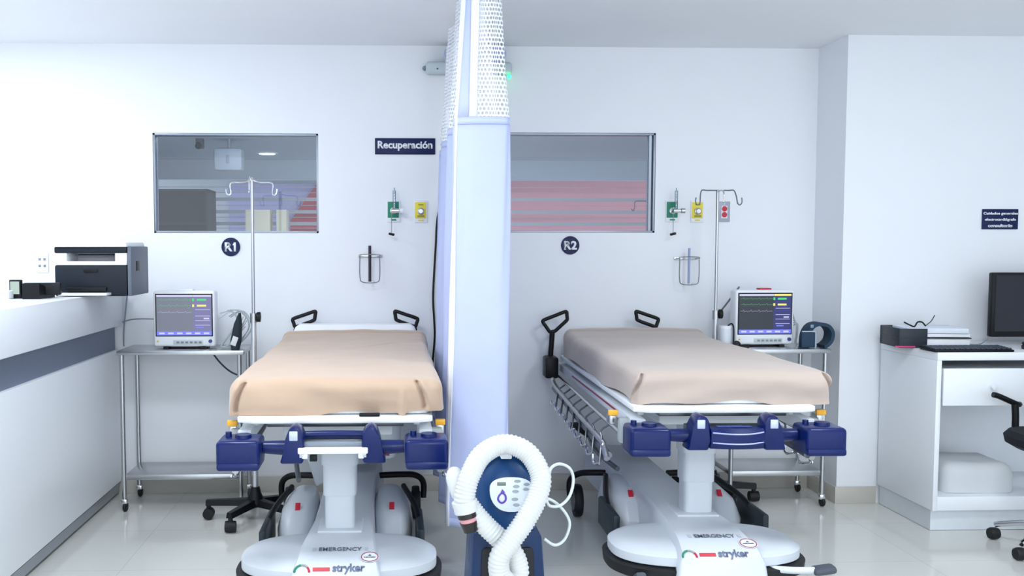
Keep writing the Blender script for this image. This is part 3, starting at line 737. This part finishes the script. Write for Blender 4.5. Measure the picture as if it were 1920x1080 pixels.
    if variant == 1:
        MB().tube([(.12, -.13, .22), (.20, -.16, .222), (.28, -.17, .225)], .013, 10).build('pedal_arm', CREAMPL, o)
        MB().box((.315, -.17, .227), (.085, .06, .03), .014, ry(R(-8))).build('steer_pedal', mat('pedal_grey', (74, 80, 92), .6), o)
    # -- lift columns
    for y, w0 in ((.27, .062),):
        for k, (z0_, z1_, w_) in enumerate(((.325, .47, w0*.95), (.465, .59, w0*1.05), (.585, .70, w0*1.15))):
            MB().loft([(z0_, bo*.5, y, w_, w_, 5), (z1_-.004, bo*.5, y, w_, w_, 5), (z1_, bo*.5, y, w_*.97, w_*.97, 5)]).build('lift_stage', CREAMPL, o)
    MB().box((bo*.7, .27, .333), (.17, .19, .012), .004).build('column_collar', CREAMPL, o)
    MB().loft([(.35, 0, 1.35, .09, .09, 4), (.55, 0, 1.35, .12, .13, 4), (.66, 0, 1.32, .26, .22, 3.5), (.70, 0, 1.3, .30, .26, 3.5)]).build('rear_lift_cowl', CREAMPL, o)
    if variant == 0: MB().prism([(-.30, .70), (-.24, .70), (-.06, .45), (-.09, .33), (-.15, .30), (-.21, .5)], 1.0, 1.06, 'Y', .012).build('curved_shroud', CREAMPL, o)
    # drum pointing to the foot end, right of the column
    dr = MB().loft([(.48, .17, .80, .03, .03, 2), (.49, .17, .80, .05, .05, 2), (.56, .17, .80, .075, .075, 2), (.705, .17, .80, .08, .08, 2)]).build('drop_cylinder', CREAMPL, o)
    MB().box((.17, .738, .515), (.05, .004, .018), .001, rx(R(-20))).build('warning_label', MAROON, dr)
    MB().prism([(.14, .70), (.36, .70), (.36, .60), (.24, .48), (.14, .44)], 1.05, 1.09, 'Y', .006).build('side_shroud', CREAMPL, o)
    # -- litter
    lt = MB()
    PLATE = [(-.355, .03), (-.30, 0), (.30, 0), (.355, .03), (.355, PL-.03), (.32, PL), (-.32, PL), (-.355, PL-.03)]
    lt.prism([(x, y) for x, y in PLATE], .786, .808, 'Z', .004)
    lt.build('litter_plate', mat('litter_white', (244, 247, 250), .3), o)
    MB().box((0, 1.0, .775), (.5, 1.9, .02), .003).build('litter_underframe', DSTEEL, o)
    MB().box((0, 1.0, .735), (.42, 1.6, .065), .01).build('under_tray', CREAMPL, o)
    for sx in (-1, 1):
        sf = MB().box((sx*.33, 1.0, .735), (.05, 1.94, .045), .006).build('side_frame', mat('rail_white', (222, 228, 234), .35), o)
        MB().box((sx*.3565, .85, .742), (.002, 1.1, .008)).build('red_stripe', MAROON, sf)
        MB().cyl((sx*.30, .14, .757), (sx*.30, .14, .79), .012).build('riser', WHITE, o)
        # folded side rail: top tube, lower scalloped tube and links
        x_ = sx*(.393 if variant == 0 else .42)
        rl = MB().tube([(x_, .2, .565), (x_, .26, .60), (x_, .35, .618), (x_, 1.0, .640), (x_, 1.55, .665), (x_, 1.66, .69)], .0125, 12).build('side_rail', STEEL, o)
        zz = []
        for k in range(9):
            y = .25+k*.15; zs = .045*y; zz += [(x_+sx*.02, y, .525+zs), (x_+sx*.02, y+.10, .500+zs), (x_+sx*.02, y+.135, .512+zs)]
        MB().tube(zz, .0065, 8, 4).build('scalloped_tube', CHROME, rl)
        MB().tube([(sx*.378, .16, .68), (sx*.378, 1.70, .70)], .009, 10, 1).build('pivot_tube', CHROME, rl)
        MB().tube([(x_-sx*.01, .22, .575), (x_-sx*.01, 1.66, .64)], .016, 10, 1).build('inner_tube', DSTEEL, rl)
        for k in range(8):
            y = .3+k*.165
            MB().tube([(sx*.378, y+.05, .68), (x_, y+.03, .655), (x_, y+.01, .625+.02*y), (x_+sx*.012, y-.03, .56+.04*y), (x_+sx*.02, y-.05, .515+.045*y)], .0048, 8).build('spindle', DSTEEL, rl)
        lt_ = MB().box((x_-sx*.005, .12, .768), (.038, .02, .022), .004).build('latch', AMBER, rl)
        MB().box((x_-sx*.005, .15, .74), (.03, .06, .04), .008).build('latch_body', STEEL, lt_)
        MB().box((sx*.37, .11, .70), (.05, .05, .10), .01).build('rail_end', mat('rail_end_grey', (170, 178, 184), .5), rl)
    # -- push handles at the head end
    for sx in (-1, 1):
        swung = variant == 1 and sx < 0
        hx = sx*.33
        hs = MB().box((hx+sx*(.085 if swung else .05), PL-.06, .745), (.075, .12, .12), .012).build('handle_socket', BLACK, o)
        if swung: ox, zt, fl = -.385, 1.06, -1
        elif variant == 1: ox, zt, fl = .14, 1.06, 1
        else: ox, zt, fl = sx*.285, 1.065, sx
        hh = MB(); yy = PL-.02
        if swung:
            loop = [(ox-.075, yy, zt-.055), (ox+.065, yy, zt), (ox+.07, yy, zt-.05), (ox-.0, yy, zt-.115), (ox-.03, yy, zt-.12)]
        else:
            loop = [(ox-fl*.062, yy, zt), (ox+fl*.07, yy, zt-.045), (ox+fl*.055, yy, zt-.092), (ox-fl*.03, yy, zt-.062), (ox-fl*.055, yy, zt-.05)]
        q_ = []
        for i_ in range(len(loop)):
            a_, b_ = Vector(loop[i_]), Vector(loop[(i_+1) % len(loop)])
            q_ += [a_.lerp(b_, .1), a_.lerp(b_, .5), a_.lerp(b_, .9)]
        hh.tube(q_, .0105, 10, 3, closed=True)
        if swung: hh.cyl((ox-.015, yy, zt-.115), (ox-.025, yy, .80), .015)
        else: hh.tube([(ox+fl*.05, yy, zt-.088), (ox+fl*.06, PL+.005, .93), (hx+sx*.03, PL+.005, .86), (hx+sx*.04, PL-.02, .80)], .011, 10, 4)
        hh.build('push_handle', BLACK, o)
    # -- navy bumper at the foot end
    by = -.07
    def pod(cx):
        cx = cx*1.01
        q = MB()
        q.box((cx, by, .703), (.152, .15, .098), .016, seg=3)
        q.box((cx, by-.002, .662), (.148, .156, .03), .01)
        b_ = q.build('bumper_pod', BLUE, o)
        MB().lathe([(.0001, .75), (.03, .75), (.028, .763), (.0001, .764)], (cx+.01, by, 0)).lathe([(.0001, .75), (.012, .75), (.011, .768), (.0001, .769)], (cx-.045, by+.02, 0)).build('socket_cap', BLUE, b_)
    pod(-.325); pod(.325)
    for sx in (-1, 1):
        MB().tube([(sx*.25, by+.02, .712), (sx*.2, by+.02, .71), (sx*.13, by+.01, .71)], .024, 12, rf=lambda t, i: .022+.006*t).build('bumper_arm', BLUE, o)
        lobe = [(-.052, .665), (.03, .665), (.034, .70), (.034, .765), (.022, .79), (0, .80), (-.018, .79), (-.03, .755), (-.04, .70)]
        lb = MB().prism([(sx*(.13)-sx*u*-1*1.0 if False else sx*.135 - sx*u, z) for u, z in lobe], by-.05, by+.035, 'Y', .009).build('bumper_lobe', BLUE, o)
        MB().box((sx*.137, by-.052, .765), (.03, .006, .034), .004).build('lobe_painted_shine', mat('lobe_highlight', (190, 200, 235), .15, .3), lb) if (variant == 1 or sx < 0) else None  # pale box paints a highlight on the lobe front
    if variant == 0:
        MB().tube([(-.11, by+.035, .752), (0, by+.035, .754), (.11, by+.035, .752)], .014, 10).build('centre_bar', BLUE, o)
        cb_ = MB().box((0, by-.04, .712), (.245, .03, .022), .004).box((-.105, by-.03, .702), (.035, .04, .04), .006).box((.105, by-.03, .702), (.035, .04, .04), .006).build('centre_bracket', WHITE, o)
        MB().box((0, by-.02, .731), (.21, .03, .014), .002).build('bracket_liner', GREY, cb_)
        MB().box((-.072, by+.0, .676), (.026, .02, .022), .002).build('switch', BLACK, cb_)
    else:
        hb = MB()
        pts = [(-.10, 0, 0), (-.05, -.012, 0), (0, -.016, 0), (.05, -.012, 0), (.10, 0, 0)]
        rings = []
        for i, (x, y, z) in enumerate(smoothpath(pts, 5)):
            zc = .715
            rings.append(hb.ring([(x, by+.03+y, .745), (x, by-.045+y, .748), (x, by-.06+y, .735), (x, by-.06+y, .70), (x, by-.045+y, .672), (x, by+.03+y, .675)]))
        for i in range(len(rings)-1): hb.bridge(rings[i], rings[i+1])
        hb.cap(rings[0][::-1]); hb.cap(rings[-1])
        hb_ = hb.build('centre_handle', BLUE, o, sharp=25)
        for zq in (.734, .697):
            MB().tube([(-.095, by-.059, zq), (-.05, by-.072, zq-.002), (0, by-.077, zq-.003), (.05, by-.072, zq-.002), (.095, by-.059, zq+.002)], .0028, 6).build('pale_stripe', mat('stripe_pale', (170, 180, 225), .3), hb_)
        MB().box((0, by-.01, .749), (.13, .03, .003), .001).build('embossed_panel', mat('emboss_navy', (40, 60, 140), .4), hb_)
    MB().box((0, .02, .72), (.3, .1, .03), .005).build('bumper_mount', DSTEEL, o)
    return o

def rbox(hx, hy, hz, r, n, fn, drop_bottom=True):
    bm = bmesh.new(); idx = {}
    nx, ny, nz = n
    def vert(i, j, k):
        key = (i, j, k)
        if key in idx: return idx[key]
        p = Vector((-hx+2*hx*i/nx, -hy+2*hy*j/ny, -hz+2*hz*k/nz))
        c_ = Vector((max(-hx+r, min(hx-r, p.x)), max(-hy+r, min(hy-r, p.y)), max(-hz+r*.6, min(hz-r, p.z))))
        d_ = p-c_
        nn = d_.normalized() if d_.length > 1e-8 else Vector((0, 0, 1))
        if d_.length > 1e-8:
            # spread grid lines of the rounding evenly
            q = c_+nn*r if p.z > -hz+r*.6 else c_+Vector((nn.x, nn.y, 0)).normalized()*r+Vector((0, 0, d_.z)) if (abs(nn.x)+abs(nn.y)) > 1e-6 else p
        else: q = p
        idx[key] = bm.verts.new(fn(q, nn)); return idx[key]
    def quad(a, b, c_, d_):
        f = bm.faces.new((a, b, c_, d_)); f.smooth = True
    for i in range(nx):
        for j in range(ny):
            quad(vert(i, j, nz), vert(i+1, j, nz), vert(i+1, j+1, nz), vert(i, j+1, nz))
            if not drop_bottom: quad(vert(i, j, 0), vert(i, j+1, 0), vert(i+1, j+1, 0), vert(i+1, j, 0))
    for k in range(nz):
        for i in range(nx):
            quad(vert(i, 0, k), vert(i+1, 0, k), vert(i+1, 0, k+1), vert(i, 0, k+1))
            quad(vert(i, ny, k), vert(i, ny, k+1), vert(i+1, ny, k+1), vert(i+1, ny, k))
        for j in range(ny):
            quad(vert(0, j, k), vert(0, j, k+1), vert(0, j+1, k+1), vert(0, j+1, k))
            quad(vert(nx, j, k), vert(nx, j+1, k), vert(nx, j+1, k+1), vert(nx, j, k+1))
    m_ = MB(); m_.bm.free(); m_.bm = bm; return m_

def bedding(loc, rz, side, m, variant):
    ML = 1.95 if variant == 0 else 1.78
    # mattress with white sheet
    mt = thing('mattress', 'thick mattress in white sheet showing at the head of the %s bed' % side, 'mattress', (loc[0], loc[1], .809), rz)
    ox = 0.0
    def mf(q, n_):
        z = q.z+.052
        y = q.y
        if variant == 0 and y > .82: z += .088*min(1, (y-.82)/.06)*(z/.104)
        return Vector((q.x+ox, y+ML/2+.06, z))
    rbox(.345, ML/2, .049, .035, (20, 60, 6), mf, False).build('mattress_body', SHEET, mt)
    if variant == 0: MB().box((.125, .022, .0055), (.075, .03, .01), .003).build('strap', BLACK, mt)
    # blanket
    bl_ = thing('blanket', '%s blanket tucked over the %s bed' % ('warm tan' if side == 'left' else 'greyish taupe', side), 'blanket', (loc[0], loc[1], .812), rz)
    HX, HY, HZ = .393, (.905 if variant == 0 else .865), .062
    cor = []
    if variant == 0:
        cor = [(-.345, .50, 1.0), (.30, .55, 1.2)]
    def bf(q, n_):
        p = Vector(q)
        u, v = p.x/HX, (p.z+HZ)/(2*HZ)
        nz_ = noise.noise(Vector((p.x*3, p.y*3, p.z*6+variant*7)))
        nz2 = noise.noise(Vector((p.x*9+5, p.y*9, p.z*14+variant*3)))
        hang = 1 if v < .8 else 0
        d_ = .006*nz_+.0028*nz2
        p += n_*d_
        top = p.z
        # slight crown, falling toward the foot
        if v > .5: p.z += .008*(1-u*u)
        if p.y > .55: p.z += .020*min(1, (p.y-.55)/.3)*v
        front = p.y < -HY+.05
        # foot face: slack bottom hem and hospital corners
        if front:
            p.z += (1-v)*(.010*math.sin(p.x*7+variant*2)+.006*math.sin(p.x*19+1))
            p.y += -.012*math.sin(v*PI)*(.6+.4*math.sin(p.x*5+1)) + .015*noise.noise(Vector((p.x*6+3, 1, p.z*13+variant*5)))*(1-v*.5)
            for s_, x0 in ((-1, -.335 if variant == 0 else -.36), (1, .30 if variant == 0 else .365)):
                # arc groove
                xc = x0+s_*.028*math.cos((v-.15)*2.2)
                g = math.exp(-((p.x-xc)/.007)**2)*(1 if .1 < v < .93 else .3)
                p.y += .030*g
                rr_ = math.exp(-((p.x-xc-s_*.02)/.014)**2)
                p.y += -.016*rr_
                if variant == 0 and s_ > 0:
                    g2 = math.exp(-((p.x-.245)/.012)**2)*(1-v)
                    p.y -= .018*g2; p.z -= .02*g2
        # long sides hang slightly uneven
        if abs(u) > .9 and not front:
            p.z += (1-v)*.012*math.sin(p.y*6+u)
            p.x += math.copysign(1, u)*.008*math.sin(p.y*9+2*u)*(1-v)
        # diagonal wrinkles over the top (left bed, upper right)
        if variant == 0 and v > .9:
            for a_, b_, w_ in ((.55, .28, .02), (.35, .45, .03)):
                dd = (p.y-b_) - (p.x-.1)*a_*2
                p.z += .004*math.exp(-(dd/w_)**2)*max(0, min(1, (p.x+.1)*4))
        # turned-down fold at the head
        if p.y > HY-.085 and v > .6: p.z += .008
        if abs(p.y-(HY-.09)) < .008 and v > .5: p.z -= .004
        return Vector((p.x+.0, p.y+HY+.045, p.z+HZ))
    rbox(HX, HY, HZ, .042, (150, 150, 26), bf).build('blanket_cloth', m, bl_, sharp=180, normals=False)
    # dark strap under the hem
    return bl_
B1 = ((-.208, 3.45, 0), 0.0); B2 = ((1.288, 3.62, 0), R(-.9))
stretcher(B1[0], B1[1], 'wheeled hospital bed with white base at left, sign R1 above', 0)
bedding(B1[0], B1[1], 'left', TAN, 0)
stretcher(B2[0], B2[1], 'wheeled hospital bed with white base at right, sign R2 above', 1)
bedding((B2[0][0]+.045, B2[0][1]+.01, 0), B2[1], 'right', TAUPE, 1)

# ---------------------------------------------------------------- patient warming unit with corrugated hose
WY = 2.72
def WP(px, py, y=0): 
    p = aY(px, py, WY+y); return (p[0], p[1], p[2])
c0 = WP(950, 930)
wu = thing('warming_unit', 'blue patient warming unit with white control panel in front of curtain', 'medical device', (c0[0], WY, 0))
X0 = c0[0]
def L(px, py, y=0): p = WP(px, py, y); return (p[0]-X0, p[1]-WY, p[2])
zt = L(950, 852)[2]; zp = L(950, 925)[2]; zb = L(950, 985)[2]
bd = MB()
bd.loft([(zb-.03, 0, .08, .092, .085, 2.6), (zb, 0, .08, .098, .09, 2.6), (zb+.05, 0, .075, .097, .088, 2.5), (zp+.03, 0, .08, .088, .080, 2.4), (zt-.035, 0, .095, .072, .06, 2.3), (zt-.012, 0, .10, .05, .04, 2.2), (zt, 0, .105, .022, .018, 2)])
bd.build('upper_housing', WBLUE, wu)
# white control panel: shield shape leaning back on the front
pn = MB()
sh = []
for a in range(0, 360, 12):
    ca, sa = math.cos(R(a)), math.sin(R(a))
    xx = .062*math.copysign(abs(ca)**.85, ca); z_ = (.036 if sa > 0 else .062)*math.copysign(abs(sa)**(.7 if sa > 0 else .95), sa)
    sh.append((xx, z_))
pn.prism(sh, -.004, .004, 'Y', .0015)
pnl = pn.build('control_panel', mat('panel_white', (226, 236, 244), .3), wu)
pc = L(957, 912)
pnl.location = (pc[0], -.018, pc[2]-.006); pnl.rotation_euler = (R(-9), 0, 0)
MB().box((-.028, -.0055, .018), (.025, .003, .010), .001).build('display', mat('lcd_olive', (110, 120, 112), .4), pnl)
for x, z in ((.018, .025), (.014, .010), (.012, -.004), (.010, -.026), (.014, -.042), (.044, .016), (.042, .002)):
    MB().loft([(0, 0, 0, .0098 if x < .03 else .008, .0048, 2), (.002, 0, 0, .009, .004, 2)], 20, Matrix(((1, 0, 0, x), (0, 0, -1, -.004), (0, 1, 0, z), (0, 0, 0, 1)))).build('button', mat('button_grey', (158, 166, 174), .4), pnl)
MB().tube([(-.038, -.006, -.028), (-.028, -.006, -.036), (-.017, -.006, -.028), (-.018, -.006, -.014), (-.028, -.006, -.008), (-.037, -.006, -.018)], .0028, 6, 3, True).prism([(-.034, -.012), (-.018, -.006), (-.026, .003)], -.007, -.004, 'Y').build('purple_symbol', mat('purple_print', (96, 60, 170), .5), pnl)
# handle arch
ha = [(L(902, 900)[0], .05, L(902, 905)[2]), (L(908, 870)[0], .05, L(908, 872)[2]), (L(925, 852)[0], .05, L(925, 850)[2]), (L(950, 846)[0], .05, L(950, 843)[2]), (L(975, 852)[0], .05, L(975, 850)[2]), (L(993, 872)[0], .05, L(993, 872)[2]), (L(1000, 900)[0], .05, L(1000, 905)[2])]
MB().tube(ha, .011, 12).build('carry_handle', WBLUE, wu)
hz = L(950, 858)[2]
MB().box((0, .035, hz), (.032, .05, .014), .003).box((-.0, .03, hz+.018), (.028, .03, .010), .002).box((-.012, .03, hz+.008), (.006, .03, .02), .001).box((.012, .03, hz+.008), (.006, .03, .02), .001).build('hose_clip', WHITE, wu)
# neck and lower housing
MB().loft([(zb-.13, 0, .09, .105, .10, 3), (zb-.06, 0, .09, .10, .095, 3), (zb-.025, 0, .085, .088, .082, 2.8)]).build('neck', mat('warmer_dark', (16, 38, 66), .5), wu)
lz = L(950, 1045)[2]
MB().prism([(-.112, .33), (.122, .33), (.105, lz+.06), (.088, lz+.08), (-.088, lz+.08), (-.098, lz+.06)], .0, .2, 'Y', .014).build('lower_housing', mat('warmer_deep', (8, 42, 84), .45, spec=.35), wu)
MB().prism([(-.078, .36), (.086, .36), (.078, lz+.02), (.07, lz+.03), (-.066, lz+.03), (-.072, lz+.02)], -.008, .006, 'Y', .004).build('intake_recess', mat('recess_black', (10, 14, 22), .6), wu)
MB().cyl((0, .1, .10), (0, .1, .34), .022).build('stand_post', STEEL, wu)
for k in range(5):
    a = k*2*PI/5+.5
    lg = MB().tube([(0, .1, .11), (.16*math.cos(a), .1+.16*math.sin(a), .095), (.27*math.cos(a), .1+.27*math.sin(a), .07)], .016, 8, 3).build('base_leg', BLACK, wu)
    MB().lathe([(.0001, -.012), (.028, -.012), (.03, 0), (.028, .012), (.0001, .012)], (.27*math.cos(a), .1+.27*math.sin(a), .031), 'X', 20).cyl((.27*math.cos(a), .1+.27*math.sin(a), .05), (.27*math.cos(a), .1+.27*math.sin(a), .08), .008).build('caster', RUBBER, lg)
# hose
HP = [(871, 945, -.10), (872, 925, -.10), (882, 890, -.09), (905, 852, -.06), (945, 833, -.035), (988, 848, -.05), (1013, 890, -.08), (1008, 930, -.10), (985, 975, -.12), (957, 1015, -.135), (937, 1045, -.14), (938, 1078, -.13), (957, 1092, -.11), (972, 1075, -.095), (966, 1045, -.09), (945, 1018, -.09), (915, 990, -.09), (890, 962, -.08), (868, 930, -.06), (857, 905, -.045), (854, 888, -.035), (857, 876, -.03)]
HPW = [Vector(WP(a, b, y)) for a, b, y in HP]
HS = smoothpath(HPW, 12)
# resample evenly for corrugation
lens = [0]
for i in range(1, len(HS)): lens.append(lens[-1]+(HS[i]-HS[i-1]).length)
N = int(lens[-1]/.0024); RS = []; j = 0
for k in range(N+1):
    d_ = lens[-1]*k/N
    while j < len(lens)-2 and lens[j+1] < d_: j += 1
    t = (d_-lens[j])/max(1e-9, lens[j+1]-lens[j]); RS.append(HS[j].lerp(HS[j+1], t))
hs = thing('corrugated_hose', 'white corrugated air hose looped over the blue warming unit', 'hose', HPW[0])
def hr(t, i):
    b_ = .0285*(1 if t < .97 else math.sqrt(max(.02, 1-((t-.97)/.03)**2)))
    return b_ + ((.0012 if (i % 4) in (1, 2) else -.0010) if t < .93 else 0)
MB().tube([q-HPW[0] for q in RS], .03, 24, 1, rf=hr).build('hose_tube', HOSE, hs, sharp=180)
a, b_ = HPW[0], Vector(WP(878, 975, -.10)); d_ = (b_-a).normalized()
MB().cyl((0, 0, 0), d_*.022, .033, .033, 28).cyl(-d_*.01, d_*.003, .0345, .0345, 28).build('end_collar', HOSE, hs)
MB().cyl(d_*.018, d_*.038, .026, .027, 28).build('black_nozzle', mat('nozzle_black', (16, 8, 10), .2, spec=.5), hs)
MB().cyl(d_*.036, d_*.052, .0235, .0235, 28).build('nozzle_band', mat('nozzle_rose', (214, 150, 158), .3), hs)
MB().cyl(d_*.050, d_*.078, .026, .021, 28).build('nozzle_tip', mat('nozzle_black', (16, 8, 10), .2, spec=.5), hs)
# loose white power cord right of the unit
CP = [(1030, 905, .05), (1032, 880, .07), (1048, 870, .08), (1068, 878, .08), (1075, 900, .08), (1068, 930, .06), (1050, 948, .05), (1030, 948, .05), (1026, 935, .06), (1045, 945, .07), (1062, 965, .08), (1068, 985, .08), (1058, 1012, .07), (1040, 1022, .06), (1020, 1010, .05)]
tag(MB().tube([WP(a, b, y) for a, b, y in CP], .0045, 8).build('looped_cable', mat('cord_white', (206, 214, 214), .5)), 'looped white power cord hanging at right of warming unit', 'cable')

# ---------------------------------------------------------------- desk on the right
DX = 2.69; DY0, DY1 = 4.62, 5.175; DZ = .905
dk = thing('desk', 'white desk with drawer over open shelf against the right wall', 'desk', (DX, DY0, 0))
DW = 1.9; dd = DY1-DY0
MB().box((DW/2, dd/2, DZ-.02), (DW, dd, .04), .003).build('desk_top', LAM, dk)
MB().box((.012, dd/2+.0, (DZ-.04+.11)/2), (.024, dd-.006, DZ-.04-.11), .001).build('side_panel', LAM, dk)
MB().box((DW-.012, dd/2+.0, (DZ-.04+.11)/2), (.024, dd-.006, DZ-.04-.11), .001).build('side_panel', LAM, dk)
MB().box((DW/2, dd-.012, .48), (DW-.05, .016, .74)).build('back_panel', LAM, dk)
MB().box((DW/2, dd/2, .145), (DW-.048, dd-.02, .07), .002).build('bottom_shelf', LAM, dk)
MB().box((DW/2+.0, dd/2+.02, .052), (DW-.03, dd-.05, .1)).build('plinth', mat('plinth_white', (224, 230, 236), .4), dk)
za, zb_ = .64, .825
dw = MB().box((.024+.46, .01, (za+zb_)/2), (.9, .02, zb_-za), .002).build('drawer_front', LAM, dk)
MB().box((.024+.46, dd/2, (za+zb_)/2), (.86, dd-.08, zb_-za-.03), .002).build('drawer_box', LAM, dk)
MB().lathe([(.0001, .0), (.007, 0), (.007, -.012), (.015, -.018), (.014, -.026), (.0001, -.028)], (aY(1860, 725, DY0)[0]-DX, 0, aY(1860, 725, DY0)[2]), 'Y', 20).build('knob', WHITE, dw)
# cushion on the shelf
x0_, x1_ = aY(1750, 900, 4.75)[0], aY(1884, 900, 4.75)[0]
cu = rbox((x1_-x0_)/2, .16, .075, .06, (30, 24, 12), lambda q, n_: Vector((q.x, q.y, q.z+.075))+n_*.006*noise.noise(Vector(q)*9), False).build('bundle', mat('bundle_white', (214, 218, 222), .9, bump=.25, scale=9))
cu.name = 'folded_bundle'
cu.location = ((x0_+x1_)/2+.03, 4.85, .1815)
tag(cu, 'soft white folded bundle on open shelf of desk', 'linen')
# document trays and papers
tx = aY(1740, 620, 4.92)[0]
dt = thing('document_tray', 'black stacked document trays at left end of desk', 'tray', (tx, 4.95, DZ), R(-6))
MB().box((0, 0, .004), (.36, .25, .006), .002).box((-.175, 0, .05), (.006, .25, .1), .002).box((0, .122, .05), (.36, .006, .1), .002).box((0, 0, .052), (.36, .25, .006), .002).box((-.11, -.123, .05), (.14, .004, .1), .001).build('tray', mat('tray_black', (28, 36, 48), .5), dt)
MB().box((-.15, -.125, .007), (.1, .006, .008), .001).build('red_label', mat('label_pink', (205, 50, 110), .5), dt)
for z, n_, w_ in ((.008, 5, .33), (.057, 2, .33)):
    pp = tag(MB().box((0, 0, n_*.004), (w_, .225, n_*.008), .001).build('paper_stack', mat('paper', (236, 238, 244), .8)), 'white paper stack in %s compartment of black trays' % ('lower' if n_ == 5 else 'upper'), 'paper')
    pp.location = (tx+.01, 4.945, DZ+z); pp.rotation_euler = (0, 0, R(-6))
pp = tag(MB().box((0, 0, .014), (.3, .22, .026), .002).build('folder', mat('folder_pale', (222, 228, 240), .6)), 'pale closed folder lying on top of black trays', 'folder')
pp.location = (tx+.02, 4.94, DZ+.0745); pp.rotation_euler = (0, 0, R(-9))
gz = DZ+.102+.004
gl = thing('eyeglasses', 'dark eyeglasses lying open on top of folder on desk', 'glasses', (tx-.06, 4.92, gz))
MB().tube([(-.07, 0, .022), (-.045, -.01, .008), (-.02, -.012, .0), (-.003, -.01, .022), (.02, -.012, .022), (.04, -.01, .002)], .004, 8).build('frame', BLACK, gl)
MB().tube([(.04, -.01, .004), (.08, .01, .025), (.11, .03, .055)], .0025, 8).build('temple', DGREY, gl)
kx = aY(1812, 654, 4.70)[0]
kb = thing('keyboard', 'black computer keyboard at front edge of desk', 'keyboard', (kx, 4.70, DZ+.001))
MB().prism([(-.07, 0), (.07, 0), (.07, .018), (-.07, .01)], -.2, .2, 'X', .002).build('base', BLACK, kb)
kk = MB()
for r_ in range(5):
    for c_ in range(15): kk.box((-.183+c_*.0262, -.05+r_*.024, .0145+r_*.0014), (.021, .019, .007), .002)
kk.build('keys', DGREY, kb)
mxx = aY(1965, 570, 4.95)[0]
pm = thing('computer_monitor', 'black computer monitor standing at right edge of desk', 'monitor', (mxx, 4.97, DZ))
zl, zh_ = aY(1900, 632, 4.95)[2]-DZ, aY(1900, 511, 4.95)[2]-DZ
hw_ = mxx-aY(1860, 570, 4.95)[0]
MB().box((0, 0, (zl+zh_)/2), (2*hw_, .04, zh_-zl), .008).build('screen_housing', BLACK, pm)
MB().box((0, -.0205, (zl+zh_)/2+.008), (2*hw_-.035, .002, zh_-zl-.045)).build('screen', mat('screen_off', (8, 16, 32), .12), pm)
MB().box((0, .03, .06), (.05, .03, .12), .005).lathe([(.0001, 0.001), (.1, .001), (.1, .008), (.09, .014), (.0001, .016)], (0, .0, 0)).build('stand', BLACK, pm)
ms = thing('computer_mouse', 'black mouse between keyboard and monitor at right edge of desk', 'mouse', (aY(1925, 650, 4.75)[0]+.02, 4.75, DZ+.0005))
MB().loft([(0, 0, 0, .03, .05, 2.2), (.015, 0, 0, .032, .052, 2.2), (.028, 0, .005, .022, .035, 2), (.032, 0, .005, .006, .01, 2)]).build('body', BLACK, ms)
tag(MB().tube([(mxx-.275, 5.0, DZ+.07), (mxx-.29, 4.98, DZ+.055), (mxx-.33, 4.96, DZ+.02), (mxx-.37, 4.95, DZ+.006), (mxx-.42, 4.97, DZ+.005)], .0035, 8).build('desk_cable', GREY), 'thin grey cable on desk between trays and monitor', 'cable')

# office chair at the right edge
chx = 3.11
ch = thing('office_chair', 'black office chair with chrome star base at right edge', 'chair', (chx, 4.3, 0))
def Lc(px, py, y=0): p = aY(px, py, 4.3+y); return (p[0]-chx, y, p[2])
sz = Lc(1900, 832)[2]; ex = Lc(1862, 830, .2)[0]
MB().loft([(sz-.045, 0, 0, -ex-.05, .2, 3), (sz-.02, 0, 0, -ex-.008, .235, 3), (sz+.015, 0, 0, -ex, .24, 3), (sz+.04, 0, 0, -ex-.02, .22, 3)]).build('seat', mat('chair_fabric', (16, 20, 30), .9), ch)

a1 = Lc(1862, 740, .235); a2 = Lc(1905, 757, .235)
for sy in (-.235, .235):
    arm = MB(); sx = 1; AY = Vector((0, sy, 0))
    arm.tube([(sx*a1[0], 0, a1[2]), (sx*(a1[0]+.03), 0, a1[2]-.008), (sx*(a2[0]), .0, a2[2]), (sx*(a2[0]+.03), .02, a2[2]-.006)], .014, 10, 4)
    arm.tube([(sx*(a2[0]-.005), 0, a2[2]), (sx*(a2[0]), 0, a2[2]-.06), (sx*(a2[0]+.004), .0, sz), (sx*(a2[0]+.03), 0, sz-.055), (sx*(a2[0]+.08), 0, sz-.06)], .016, 10, 4)
    ab = arm.build('armrest', BLACK, ch); ab.location = AY
MB().box((.28, 0, sz+.3), (.05, .42, .5), .03, ry(R(8)), seg=3).build('backrest', mat('chair_fabric', (16, 20, 30), .9), ch)
MB().box((.19, 0, sz-.05), (.12, .06, .02), .004).box((.245, 0, sz+.0), (.02, .06, .12), .004).build('back_bracket', BLACK, ch)
MB().cyl((0, 0, .1), (0, 0, sz-.04), .025).build('gas_lift', CHROME, ch)
for k in range(5):
    a = R(130)+k*2*PI/5; c_, s_ = math.cos(a), math.sin(a)
    lg = MB().tube([(0, 0, .12), (.12*c_, .12*s_, .115), (.24*c_, .24*s_, .085), (.27*c_, .27*s_, .075)], .014, 10, 3).build('base_leg', CHROME, ch)
    cs = MB().lathe([(.0001, -.022), (.025, -.022), (.029, -.012), (.029, .012), (.025, .022), (.0001, .022)], (.275*c_, .275*s_, .03), 'X', 20).build('caster', RUBBER, lg)
